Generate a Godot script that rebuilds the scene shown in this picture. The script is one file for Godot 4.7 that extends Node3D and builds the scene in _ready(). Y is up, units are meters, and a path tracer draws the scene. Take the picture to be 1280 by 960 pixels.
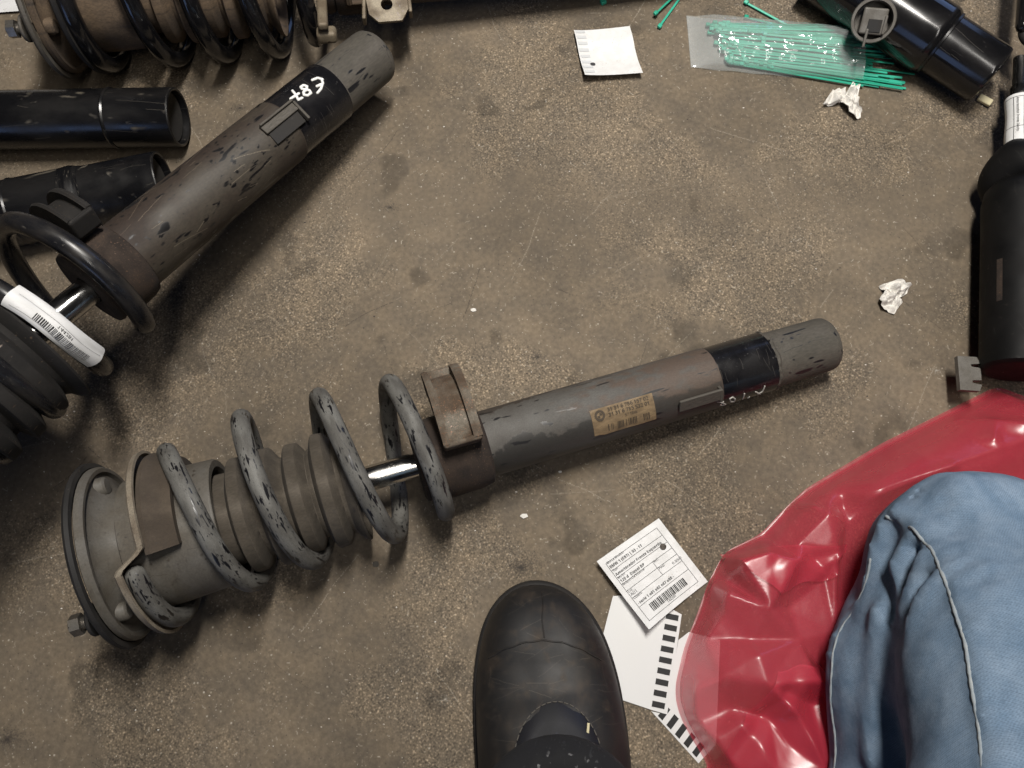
extends Node3D
# Workshop floor seen from above: used suspension struts, paper labels, a red film bag, a kneeling person.

var rng := RandomNumberGenerator.new()
var M := {}

# ------------------------------------------------------------------ mesh buffer
class MB:
	var v := PackedVector3Array()
	var n := PackedVector3Array()
	var uv := PackedVector2Array()
	var idx := PackedInt32Array()

	# a grid of points f(u, w); wrap joins the last column to the first; face: "out" | "up" | "in"
	func grid(nu: int, nv: int, f: Callable, us := 1.0, vs := 1.0, wrap := false, face := "out") -> void:
		var base := v.size()
		var p := PackedVector3Array()
		for i in nu + 1:
			for j in nv + 1:
				p.append(f.call(float(i) / nu, float(j) / nv))
				uv.append(Vector2(us * i / nu, vs * j / nv))
		var nn := PackedVector3Array()
		nn.resize(p.size())
		var tri := PackedInt32Array()
		for i in nu:
			for j in nv:
				var a := i * (nv + 1) + j
				var b := a + 1
				var c := a + nv + 1
				var d := c + 1
				tri.append_array([a, b, d, a, d, c])
		var mid := Vector3.ZERO
		for q in p:
			mid += q
		mid /= p.size()
		var side := 0.0
		for t in range(0, tri.size(), 3):
			var a := p[tri[t]]
			var fn := (p[tri[t + 2]] - a).cross(p[tri[t + 1]] - a)
			nn[tri[t]] += fn
			nn[tri[t + 1]] += fn
			nn[tri[t + 2]] += fn
			side += fn.y if face == "up" else fn.dot(a - mid)
		if face == "in":
			side = -side
		if wrap:
			for i in nu + 1:
				var a := i * (nv + 1)
				var s := nn[a] + nn[a + nv]
				nn[a] = s
				nn[a + nv] = s
		var flip := side < 0.0
		for i in nn.size():
			nn[i] = (nn[i] * (-1.0 if flip else 1.0)).normalized()
		v.append_array(p)
		n.append_array(nn)
		for t in range(0, tri.size(), 3):
			if flip:
				idx.append_array([base + tri[t], base + tri[t + 2], base + tri[t + 1]])
			else:
				idx.append_array([base + tri[t], base + tri[t + 1], base + tri[t + 2]])

	func tri(a: Vector3, b: Vector3, c: Vector3, nrm: Vector3, ua := Vector2.ZERO, ub := Vector2.ZERO, uc := Vector2.ZERO) -> void:
		var k := v.size()
		var g := (c - a).cross(b - a)
		if g.dot(nrm) < 0.0:
			v.append_array([a, c, b])
			uv.append_array([ua, uc, ub])
		else:
			v.append_array([a, b, c])
			uv.append_array([ua, ub, uc])
		n.append_array([nrm, nrm, nrm])
		idx.append_array([k, k + 1, k + 2])

	func quad(a: Vector3, b: Vector3, c: Vector3, d: Vector3, nrm: Vector3) -> void:
		tri(a, b, c, nrm, Vector2(0, 0), Vector2(1, 0), Vector2(1, 1))
		tri(a, c, d, nrm, Vector2(0, 0), Vector2(1, 1), Vector2(0, 1))

	# surface of revolution about local X; profile of (x, r); corners sharper than 35 degrees stay sharp
	func lathe(prof: PackedVector2Array, seg := 40, vs := 1.0, ul := 0.15, face := "out") -> void:
		var start := 0
		for i in range(1, prof.size()):
			var cut := i == prof.size() - 1
			if not cut:
				cut = absf((prof[i] - prof[i - 1]).angle_to(prof[i + 1] - prof[i])) > 0.6
			if cut:
				var part := prof.slice(start, i + 1)
				var m := part.size() - 1
				var l0 := prof[start].x
				var ln := 0.0
				for k in m:
					ln += part[k].distance_to(part[k + 1])
				# orientation is taken from the whole profile's outside: decide per strip by radial sense
				grid(m, seg, func(u, w):
					var q: Vector2 = part[clampi(roundi(u * m), 0, m)]
					return Vector3(q.x, q.y * cos(w * TAU), q.y * sin(w * TAU)), maxf(ln, 0.004) / ul, vs, true, face)
				start = i

	# circle swept along points
	func tube(pts: PackedVector3Array, rad: Callable, seg := 12, ul := 0.1, caps := true) -> void:
		var m := pts.size() - 1
		var fr: Array[Basis] = []
		var up := Vector3.UP
		var len := [0.0]
		for i in m + 1:
			var t := (pts[mini(i + 1, m)] - pts[maxi(i - 1, 0)]).normalized()
			if i == 0 and absf(t.dot(up)) > 0.9:
				up = Vector3.RIGHT
			var side := t.cross(up).normalized()
			up = side.cross(t).normalized()
			fr.append(Basis(t, up, side))
			if i > 0:
				len.append(len[i - 1] + pts[i].distance_to(pts[i - 1]))
		var total: float = len[m]
		# rounded ends: three rings each
		var rows := []
		if caps:
			for a in [0.05, 0.5, 0.86]:
				rows.append([0, -sqrt(1.0 - a * a), a])
		for i in m + 1:
			rows.append([i, 0.0, 1.0])
		if caps:
			for a in [0.86, 0.5, 0.05]:
				rows.append([m, sqrt(1.0 - a * a), a])
		var k := rows.size() - 1
		var base := v.size()
		grid(k, seg, func(u, w):
			var r: Array = rows[roundi(u * k)]
			var i: int = r[0]
			var rr: float = rad.call(len[i] / total)
			var b: Basis = fr[i]
			return pts[i] + b.x * rr * r[1] + (b.y * cos(w * TAU) + b.z * sin(w * TAU)) * rr * r[2], total / ul, 1.0, true, "out")
		# a swept tube can be bent round its own middle, so its sides are turned ring by ring
		var c0 := pts[roundi(m * 0.5)]
		var q := base + roundi((k * 0.5)) * (seg + 1)
		var ii: int = rows[roundi(k * 0.5)][0]
		if n[q].dot(v[q] - pts[ii]) < 0.0:
			for i in range(base, v.size()):
				n[i] = -n[i]
			var cnt := k * seg * 2
			for t in range(idx.size() - cnt * 3, idx.size(), 3):
				var s := idx[t + 1]
				idx[t + 1] = idx[t + 2]
				idx[t + 2] = s

	# box with rounded edges
	func box(c: Vector3, size: Vector3, b := Basis(), r := 0.001, seg := 3) -> void:
		var h := size * 0.5
		r = minf(r, minf(h.x, minf(h.y, h.z)) * 0.98)
		var e := h - Vector3(r, r, r)
		var rings := []
		for s in [-1.0, 1.0]:
			for k in seg + 1:
				var th: float = (PI / 2) * k / seg
				var yy: float = -sin(PI / 2 - th) if s < 0 else sin(th)
				var rr: float = cos(PI / 2 - th) if s < 0 else cos(th)
				rings.append([s * e.y + r * yy, rr])
		var nu := rings.size() - 1
		var per := 4 * (seg + 1)
		var f := func(u, w):
			var q: Array = rings[roundi(u * nu)]
			var j := roundi(w * per) % per
			var quad_no := j / (seg + 1)
			var ph := (PI / 2) * (quad_no + float(j % (seg + 1)) / seg)
			var sx := 1.0 if quad_no == 0 or quad_no == 3 else -1.0
			var sz := 1.0 if quad_no < 2 else -1.0
			return c + b * Vector3(sx * e.x + r * q[1] * cos(ph), q[0], sz * e.z + r * q[1] * sin(ph))
		grid(nu, per, f, 1.0, 1.0, true, "out")
		for s in [0, 1]:
			var a := []
			for quad_no in 4:
				a.append(f.call(float(s), float(quad_no * (seg + 1)) / per))
			quad(a[0], a[1], a[2], a[3], b.y * (1.0 if s == 1 else -1.0))

	# closed polygon profile of (s, r) swept about X between two angles, with s and r shifted by a callable
	func arc(poly: PackedVector2Array, a0: float, a1: float, seg: int, shift: Callable, vs := 1.0) -> void:
		var m := poly.size()
		var pt := func(k: int, a: float):
			var d: Vector2 = shift.call(a)
			var q := poly[k % m] + d
			return Vector3(q.x, q.y * cos(a), q.y * sin(a))
		var area := 0.0
		for k in m:
			area += poly[k].cross(poly[(k + 1) % m])
		for k in m:
			var g := func(u, w): return pt.call(k + roundi(w), lerpf(a0, a1, u))
			var before := n.size()
			grid(seg, 1, g, vs, 0.15, false, "out")
			var e := poly[(k + 1) % m] - poly[k]
			var o := Vector2(e.y, -e.x) * signf(area)
			var am := lerpf(a0, a1, 0.0)
			var want := Vector3(o.x, o.y * cos(am), o.y * sin(am))
			if n[before].dot(want) < 0.0:
				for i in range(before, n.size()):
					n[i] = -n[i]
				for t in range(idx.size() - seg * 6, idx.size(), 3):
					var s := idx[t + 1]
					idx[t + 1] = idx[t + 2]
					idx[t + 2] = s
		for a in [a0, a1]:
			var t2 := Geometry2D.triangulate_polygon(poly)
			var dirn := Vector3(0, -sin(a), cos(a)) * (1.0 if a == a1 else -1.0)
			for t in range(0, t2.size(), 3):
				tri(pt.call(t2[t], a), pt.call(t2[t + 1], a), pt.call(t2[t + 2], a), dirn)

	# flat polygon in XY of basis b pulled along b.z
	func prism(poly: PackedVector2Array, depth: float, o: Vector3, b := Basis()) -> void:
		var t2 := Geometry2D.triangulate_polygon(poly)
		var area := 0.0
		for k in poly.size():
			area += poly[k].cross(poly[(k + 1) % poly.size()])
		for z in [0.0, depth]:
			var nd := b.z * (1.0 if z > 0.0 else -1.0) * signf(depth)
			for t in range(0, t2.size(), 3):
				var q := []
				for k in 3:
					var p2 := poly[t2[t + k]]
					q.append(o + b * Vector3(p2.x, p2.y, z))
				tri(q[0], q[1], q[2], nd)
		for k in poly.size():
			var p := poly[k]
			var q := poly[(k + 1) % poly.size()]
			var e := q - p
			var o2 := Vector2(e.y, -e.x).normalized() * signf(area)
			quad(o + b * Vector3(p.x, p.y, 0), o + b * Vector3(q.x, q.y, 0), o + b * Vector3(q.x, q.y, depth), o + b * Vector3(p.x, p.y, depth), (b * Vector3(o2.x, o2.y, 0)).normalized())

	func mesh() -> ArrayMesh:
		var a := []
		a.resize(Mesh.ARRAY_MAX)
		a[Mesh.ARRAY_VERTEX] = v
		a[Mesh.ARRAY_NORMAL] = n
		a[Mesh.ARRAY_TEX_UV] = uv
		a[Mesh.ARRAY_INDEX] = idx
		var m := ArrayMesh.new()
		m.add_surface_from_arrays(Mesh.PRIMITIVE_TRIANGLES, a)
		return m


# ------------------------------------------------------------------ scene helpers
func numbered(called: String, parent: Node) -> String:
	if not parent.has_node(NodePath(called)):
		return called
	var k := 1
	while parent.has_node(NodePath("%s_%03d" % [called, k])):
		k += 1
	return "%s_%03d" % [called, k]


func tag(o: Node, label: String, category := "", group := "", kind := "") -> Node:
	if label:
		o.set_meta("label", label)
	if category:
		o.set_meta("category", category)
	if group:
		o.set_meta("group", group)
	if kind:
		o.set_meta("kind", kind)
	return o


func thing(called: String, label: String, category: String, at := Transform3D(), group := "") -> Node3D:
	var o := Node3D.new()
	o.name = numbered(called, self)
	add_child(o, true)
	o.transform = at
	tag(o, label, category, group)
	return o


func obj(called: String, mb: MB, mat: Material, parent: Node = self) -> MeshInstance3D:
	var o := MeshInstance3D.new()
	o.name = numbered(called, parent)
	o.mesh = mb.mesh()
	o.material_override = mat
	parent.add_child(o, true)
	return o


func axis_frame(a: Vector3, b: Vector3) -> Transform3D:
	var x := (b - a).normalized()
	var z := x.cross(Vector3.UP).normalized()
	return Transform3D(Basis(x, z.cross(x), z), a)


func ring(s: float, r: float, a: float) -> Vector3:
	return Vector3(s, r * cos(a), r * sin(a))


func stroke(pts: Array, r: float, rad: float, mb: MB) -> void:   # a painted stroke on a round tube: points of (s, angle)
	var p := PackedVector3Array()
	for k in pts.size() - 1:
		for t in 4:
			var q: Vector2 = pts[k].lerp(pts[k + 1], t / 4.0)
			p.append(ring(q.x, r, q.y))
	p.append(ring(pts[-1].x, r, pts[-1].y))
	mb.tube(p, func(_t): return rad, 6, 0.1, true)


# lettering laid on a surface: at(x, y) gives the point for letter space in metres
func lettering(text: String, height: float, at: Callable, origin: Vector2, mb: MB, align := 0, bold := false) -> void:
	var tm := TextMesh.new()
	var font := SystemFont.new()
	font.font_names = PackedStringArray(["Droid Sans"])
	if bold:
		font.font_weight = 700
	tm.font = font
	tm.font_size = 24
	tm.pixel_size = height / 17.0
	tm.depth = 0.0
	tm.curve_step = 4.0
	tm.text = text
	tm.horizontal_alignment = [HORIZONTAL_ALIGNMENT_LEFT, HORIZONTAL_ALIGNMENT_CENTER, HORIZONTAL_ALIGNMENT_RIGHT][align]
	tm.vertical_alignment = VERTICAL_ALIGNMENT_BOTTOM
	var a := tm.get_mesh_arrays()
	var p: PackedVector3Array = a[Mesh.ARRAY_VERTEX]
	var ix: PackedInt32Array = a[Mesh.ARRAY_INDEX] if a[Mesh.ARRAY_INDEX] != null else PackedInt32Array(range(p.size()))
	var nr: PackedVector3Array = a[Mesh.ARRAY_NORMAL]
	var lo := 1e9
	for q in p:
		lo = minf(lo, q.x) if align == 0 else lo
	if align != 0:
		lo = 0.0
	for t in range(0, ix.size(), 3):
		if nr[ix[t]].z < 0.5:
			continue
		var q := []
		for k in 3:
			q.append(at.call(origin.x + p[ix[t + k]].x - lo, origin.y + p[ix[t + k]].y))
		var g: Vector3 = (q[1] - q[0]).cross(q[2] - q[0])
		if g.length() < 1e-14:
			continue
		g = g.normalized()
		var want: Vector3 = at.call(0.0, 0.0, true)
		mb.tri(q[0], q[1], q[2], g if g.dot(want) > 0.0 else -g)


# ------------------------------------------------------------------ textures and materials
func noise_bytes(seed_no: int, freq: float, w: int, h: int, kind := FastNoiseLite.TYPE_SIMPLEX_SMOOTH, oct := 4, stretch := 1) -> PackedByteArray:
	var fn := FastNoiseLite.new()
	fn.seed = seed_no
	fn.noise_type = kind
	fn.frequency = freq
	fn.fractal_octaves = oct
	var im := fn.get_seamless_image(w / stretch, h, false, false, 0.15, true)
	if stretch > 1:
		im.resize(w, h, Image.INTERPOLATE_BILINEAR)
	im.convert(Image.FORMAT_L8)
	return im.get_data()


func tex_rgb(w: int, h: int, d: PackedByteArray) -> ImageTexture:
	return ImageTexture.create_from_image(Image.create_from_data(w, h, false, Image.FORMAT_RGB8, d))


func tex_l(w: int, h: int, d: PackedByteArray) -> ImageTexture:
	return ImageTexture.create_from_image(Image.create_from_data(w, h, false, Image.FORMAT_L8, d))


# grime over paint: base and alt mixed by blotches, chips of a third colour where the noise passes a threshold, fine grain, scratches
func grime(seed_no: int, base: Color, alt: Color, chip: Color, o := {}) -> StandardMaterial3D:
	var w: int = o.get("w", 512)
	var h: int = o.get("h", 512)
	var n1 := noise_bytes(seed_no, o.get("f", 0.008), w, h)
	var n2 := noise_bytes(seed_no + 11, o.get("fc", 0.03), w, h, FastNoiseLite.TYPE_SIMPLEX_SMOOTH, 3, o.get("stretch", 1))
	var n3 := noise_bytes(seed_no + 23, 0.35, w, h, FastNoiseLite.TYPE_VALUE, 2)
	var n4 := noise_bytes(seed_no + 37, o.get("fc", 0.03) * 1.7, w, h, FastNoiseLite.TYPE_SIMPLEX_SMOOTH, 4)
	var half_way := w * (h / 2) + w / 3
	var tc: float = o.get("chip", 0.8)
	var soft: float = o.get("soft", 0.03)
	var grain: float = o.get("grain", 0.25)
	var ra: float = o.get("rough", 0.75)
	var rc: float = o.get("chip_rough", 0.35)
	var al := PackedByteArray()
	al.resize(w * h * 3)
	var ro := PackedByteArray()
	ro.resize(w * h)
	for i in w * h:
		var t := clampf((n1[i] / 255.0 - 0.5) * 2.2 + 0.5, 0.0, 1.0)
		var patchy := n1[(i + half_way) % (w * h)] / 255.0        # chips gather in patches
		var c := clampf((n2[i] / 255.0 - tc - 0.16 * (0.5 - patchy)) / soft, 0.0, 1.0)
		c = maxf(c, clampf((n4[i] / 255.0 - tc - 0.03 - 0.3 * (0.5 - patchy)) / soft, 0.0, 1.0))
		var g := 1.0 + grain * (n3[i] / 255.0 - 0.5) * (1.0 - 0.6 * c)
		al[i * 3] = clampi(int(255.0 * g * lerpf(lerpf(base.r, alt.r, t), chip.r, c)), 0, 255)
		al[i * 3 + 1] = clampi(int(255.0 * g * lerpf(lerpf(base.g, alt.g, t), chip.g, c)), 0, 255)
		al[i * 3 + 2] = clampi(int(255.0 * g * lerpf(lerpf(base.b, alt.b, t), chip.b, c)), 0, 255)
		ro[i] = clampi(int(255.0 * (lerpf(ra, rc, c) + 0.15 * (t - 0.5))), 0, 255)
	var r2 := RandomNumberGenerator.new()
	r2.seed = seed_no
	var sc: Color = o.get("scratch_color", chip)
	for k in o.get("scratches", 0):
		var x := r2.randf() * w
		var y := r2.randf() * h
		var a := r2.randf_range(-0.6, 0.6) if not o.has("across") else PI / 2 + r2.randf_range(-0.05, 0.05)
		var ln := r2.randi_range(8, 60)
		var st := r2.randf_range(0.25, 0.8)
		for s in ln:
			a += r2.randf_range(-0.05, 0.05)
			x += cos(a)
			y += sin(a)
			var i := posmod(int(y), h) * w + posmod(int(x), w)
			al[i * 3] = int(lerpf(al[i * 3], sc.r * 255, st))
			al[i * 3 + 1] = int(lerpf(al[i * 3 + 1], sc.g * 255, st))
			al[i * 3 + 2] = int(lerpf(al[i * 3 + 2], sc.b * 255, st))
	var m := StandardMaterial3D.new()
	m.albedo_texture = tex_rgb(w, h, al)
	m.roughness_texture = tex_l(w, h, ro)
	m.roughness = 1.0
	m.metallic_specular = o.get("spec", 0.5)
	if o.has("bump"):
		m.heightmap_enabled = true
		m.heightmap_texture = tex_l(w, h, n3)
		m.heightmap_scale = o.bump
	if o.has("tri"):
		m.uv1_triplanar = true
		m.uv1_scale = Vector3.ONE * o.tri
	return m


func plain(c: Color, rough := 0.8, metal := 0.0) -> StandardMaterial3D:
	var m := StandardMaterial3D.new()
	m.albedo_color = c
	m.roughness = rough
	m.metallic = metal
	return m


func c8(r: int, g: int, b: int) -> Color:
	return Color(r / 255.0, g / 255.0, b / 255.0)


func make_materials() -> void:
	M.spring_grey = grime(1, c8(104, 103, 99), c8(82, 80, 76), c8(20, 20, 23), {"fc": 0.018, "chip": 0.71, "soft": 0.05, "stretch": 2, "f": 0.006, "rough": 0.72, "scratches": 40})
	M.spring_black = grime(2, c8(26, 26, 29), c8(40, 38, 37), c8(74, 70, 64), {"fc": 0.03, "chip": 0.82, "stretch": 2, "rough": 0.3, "chip_rough": 0.8, "soft": 0.15})
	M.mount = grime(3, c8(94, 91, 86), c8(77, 71, 62), c8(48, 42, 36), {"chip": 0.83, "soft": 0.1, "rough": 0.62, "scratches": 30, "tri": 8.0})
	M.pad = grime(4, c8(77, 67, 56), c8(62, 54, 46), c8(40, 34, 30), {"chip": 0.85, "soft": 0.12, "rough": 0.9, "tri": 9.0})
	M.rim = grime(5, c8(138, 129, 114), c8(110, 99, 85), c8(58, 50, 42), {"chip": 0.8, "soft": 0.08, "fc": 0.06, "rough": 0.85, "grain": 0.4, "tri": 12.0})
	M.bellows = grime(6, c8(83, 76, 67), c8(64, 58, 50), c8(48, 44, 40), {"chip": 0.78, "soft": 0.2, "stretch": 4, "rough": 0.9, "fc": 0.02})
	M.black_satin = grime(47, c8(10, 10, 11), c8(17, 16, 16), c8(42, 39, 36), {"chip": 0.86, "soft": 0.1, "spec": 0.3, "rough": 0.6, "scratches": 20, "scratch_color": c8(70, 68, 64), "tri": 7.0})
	M.rubber = grime(7, c8(24, 23, 23), c8(40, 37, 34), c8(70, 64, 56), {"chip": 0.86, "soft": 0.15, "rough": 0.75, "tri": 9.0})
	M.rust = grime(8, c8(53, 41, 32), c8(37, 30, 26), c8(112, 78, 50), {"chip": 0.82, "soft": 0.1, "fc": 0.08, "rough": 0.92, "grain": 0.5, "tri": 12.0})
	M.perch = grime(9, c8(104, 97, 86), c8(72, 58, 45), c8(134, 88, 54), {"chip": 0.76, "soft": 0.08, "fc": 0.07, "rough": 0.85, "grain": 0.4, "tri": 12.0})
	M.grey_cap = grime(10, c8(83, 78, 71), c8(72, 68, 61), c8(28, 28, 30), {"chip": 0.8, "fc": 0.025, "stretch": 2, "rough": 0.72, "scratches": 60})
	M.band = grime(11, c8(20, 20, 23), c8(30, 29, 30), c8(78, 74, 68), {"chip": 0.8, "soft": 0.2, "fc": 0.05, "rough": 0.2, "chip_rough": 0.6, "scratches": 160, "across": 1, "scratch_color": c8(90, 86, 80)})
	M.black_tube = grime(12, c8(17, 17, 19), c8(27, 26, 26), c8(84, 78, 68), {"chip": 0.8, "soft": 0.16, "fc": 0.02, "rough": 0.3, "chip_rough": 0.65, "scratches": 60, "scratch_color": c8(100, 94, 84)})
	M.gloss_black = grime(13, c8(17, 17, 19), c8(26, 25, 26), c8(80, 76, 70), {"chip": 0.88, "soft": 0.12, "rough": 0.15, "chip_rough": 0.5, "scratches": 60, "scratch_color": c8(95, 92, 86)})
	M.brown_dust = grime(14, c8(94, 79, 63), c8(70, 59, 49), c8(40, 35, 31), {"chip": 0.76, "soft": 0.22, "fc": 0.02, "stretch": 2, "rough": 0.92, "grain": 0.35})
	M.e_tube = grime(15, c8(62, 56, 48), c8(44, 34, 27), c8(20, 19, 20), {"chip": 0.74, "soft": 0.06, "fc": 0.03, "stretch": 2, "f": 0.006, "rough": 0.66, "chip_rough": 0.4, "scratches": 120, "scratch_color": c8(150, 138, 118)})
	M.dark_bellows = grime(16, c8(27, 24, 22), c8(21, 19, 18), c8(92, 76, 60), {"chip": 0.8, "soft": 0.14, "fc": 0.05, "stretch": 2, "rough": 0.85, "grain": 0.5})
	M.galv = grime(17, c8(126, 116, 98), c8(98, 86, 70), c8(62, 48, 38), {"chip": 0.78, "soft": 0.12, "fc": 0.05, "rough": 0.6, "tri": 9.0})
	M.galv.metallic = 0.2
	M.chrome = grime(18, c8(205, 204, 202), c8(196, 194, 190), c8(150, 146, 140), {"chip": 0.86, "soft": 0.1, "rough": 0.2, "chip_rough": 0.45, "grain": 0.04})
	M.chrome.metallic = 1.0
	M.steel = grime(19, c8(150, 146, 140), c8(116, 110, 102), c8(80, 66, 54), {"chip": 0.82, "rough": 0.42, "grain": 0.15, "tri": 14.0})
	M.steel.metallic = 0.85
	M.paper = grime(20, c8(226, 226, 226), c8(218, 218, 217), c8(182, 178, 172), {"chip": 0.84, "soft": 0.12, "rough": 0.55, "grain": 0.04, "scratches": 30})
	M.paper.backlight_enabled = true
	M.paper.backlight = Color(0.15, 0.15, 0.15)
	M.tissue = grime(21, c8(222, 219, 213), c8(206, 202, 195), c8(120, 112, 100), {"chip": 0.88, "soft": 0.1, "rough": 0.95, "grain": 0.08, "tri": 20.0})
	M.ink = plain(c8(52, 52, 54), 0.7)
	M.ink_black = plain(c8(22, 21, 22), 0.6)
	M.ink_pale = plain(c8(196, 198, 200), 0.6)
	M.white_paint = plain(c8(232, 232, 228), 0.6)
	M.white_paint_worn = grime(22, c8(196, 194, 188), c8(170, 166, 158), c8(90, 86, 80), {"chip": 0.78, "rough": 0.7, "tri": 30.0})
	M.sticker = grime(23, c8(132, 112, 84), c8(112, 94, 70), c8(78, 66, 52), {"chip": 0.76, "soft": 0.12, "fc": 0.04, "rough": 0.7})
	M.sticker_ink = plain(c8(74, 64, 52), 0.75)
	M.tie = plain(c8(52, 172, 144), 0.45)
	M.tie_dark = plain(c8(36, 154, 126), 0.45)
	M.grey_plastic = grime(24, c8(104, 101, 96), c8(90, 86, 80), c8(60, 57, 53), {"chip": 0.85, "soft": 0.1, "rough": 0.6, "tri": 12.0})
	M.leather = grime(25, c8(31, 29, 28), c8(18, 17, 18), c8(62, 52, 42), {"f": 0.006, "chip": 0.6, "soft": 0.34, "fc": 0.012, "rough": 0.62, "chip_rough": 0.7, "grain": 0.35, "scratches": 130, "scratch_color": c8(98, 90, 80), "tri": 6.0})
	M.leather_panel = grime(26, c8(22, 22, 28), c8(16, 16, 20), c8(40, 42, 58), {"chip": 0.8, "soft": 0.2, "rough": 0.55, "chip_rough": 0.4, "tri": 8.0})
	M.sole = grime(27, c8(28, 26, 25), c8(36, 33, 30), c8(80, 66, 50), {"chip": 0.84, "soft": 0.1, "rough": 0.8, "tri": 8.0})
	M.cloth_black = grime(28, c8(14, 14, 17), c8(20, 20, 24), c8(26, 26, 30), {"rough": 0.95, "tri": 8.0})
	M.thread = plain(c8(84, 80, 74), 0.85)
	M.seam_thread = grime(29, c8(154, 158, 158), c8(132, 142, 150), c8(104, 120, 138), {"chip": 0.75, "soft": 0.15, "fc": 0.1, "rough": 0.9, "tri": 40.0})
	M.cream = plain(c8(206, 196, 160), 0.6)
	# clear and red film
	var fm := StandardMaterial3D.new()
	fm.albedo_color = Color(0.9, 0.92, 0.92, 0.2)
	fm.transparency = BaseMaterial3D.TRANSPARENCY_ALPHA
	fm.roughness = 0.12
	fm.cull_mode = BaseMaterial3D.CULL_DISABLED
	M.clear_film = fm
	var rf := StandardMaterial3D.new()
	rf.albedo_color = Color(c8(208, 66, 86), 0.45)
	rf.transparency = BaseMaterial3D.TRANSPARENCY_ALPHA
	rf.roughness = 0.31
	var wn := FastNoiseLite.new()
	wn.seed = 91
	wn.noise_type = FastNoiseLite.TYPE_CELLULAR
	wn.cellular_return_type = FastNoiseLite.RETURN_DISTANCE2_SUB
	wn.frequency = 0.012
	wn.fractal_octaves = 2
	var wt := NoiseTexture2D.new()
	wt.noise = wn
	wt.width = 512
	wt.height = 512
	wt.seamless = true
	wt.as_normal_map = true
	wt.bump_strength = 4.0
	rf.normal_enabled = true
	rf.normal_texture = wt
	rf.normal_scale = 0.35
	rf.uv1_triplanar = true
	rf.uv1_scale = Vector3.ONE * 6.0
	rf.metallic_specular = 1.0
	rf.clearcoat_enabled = true
	rf.clearcoat = 0.9
	rf.clearcoat_roughness = 0.28
	rf.backlight_enabled = true
	rf.backlight = Color(0.6, 0.08, 0.13)
	rf.cull_mode = BaseMaterial3D.CULL_DISABLED
	M.red_film = rf
	M.denim = make_denim()
	M.main_tube = make_main_tube()


func make_denim() -> StandardMaterial3D:
	var w := 512
	var n1 := noise_bytes(61, 0.006, w, w)
	var n2 := noise_bytes(62, 0.3, w, w, FastNoiseLite.TYPE_VALUE, 2)
	var n3 := noise_bytes(63, 0.02, w, w, FastNoiseLite.TYPE_SIMPLEX_SMOOTH, 3)
	var al := PackedByteArray()
	al.resize(w * w * 3)
	var he := PackedByteArray()
	he.resize(w * w)
	for y in w:
		for x in w:
			var i := y * w + x
			var tw := 0.5 + 0.5 * sin((x + y) * TAU * 64.0 / w)          # twill ribs
			var cr := 0.5 + 0.5 * sin((x - y * 2) * TAU * 32.0 / w)
			var t := clampf(0.42 + (n1[i] / 255.0 - 0.5) * 0.7 + (n3[i] / 255.0 - 0.5) * 0.3, 0.0, 1.0)
			var g := 0.86 + 0.16 * tw + 0.06 * cr + 0.22 * (n2[i] / 255.0 - 0.5)
			al[i * 3] = clampi(int(g * lerpf(92, 143, t)), 0, 255)
			al[i * 3 + 1] = clampi(int(g * lerpf(114, 159, t)), 0, 255)
			al[i * 3 + 2] = clampi(int(g * lerpf(137, 177, t)), 0, 255)
			he[i] = clampi(int(160 * tw + 60 * (n2[i] / 255.0)), 0, 255)
	var m := StandardMaterial3D.new()
	m.albedo_texture = tex_rgb(w, w, al)
	m.roughness = 0.95
	m.metallic_specular = 0.2
	m.uv1_triplanar = true
	m.uv1_scale = Vector3.ONE * 13.0
	return m


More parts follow.
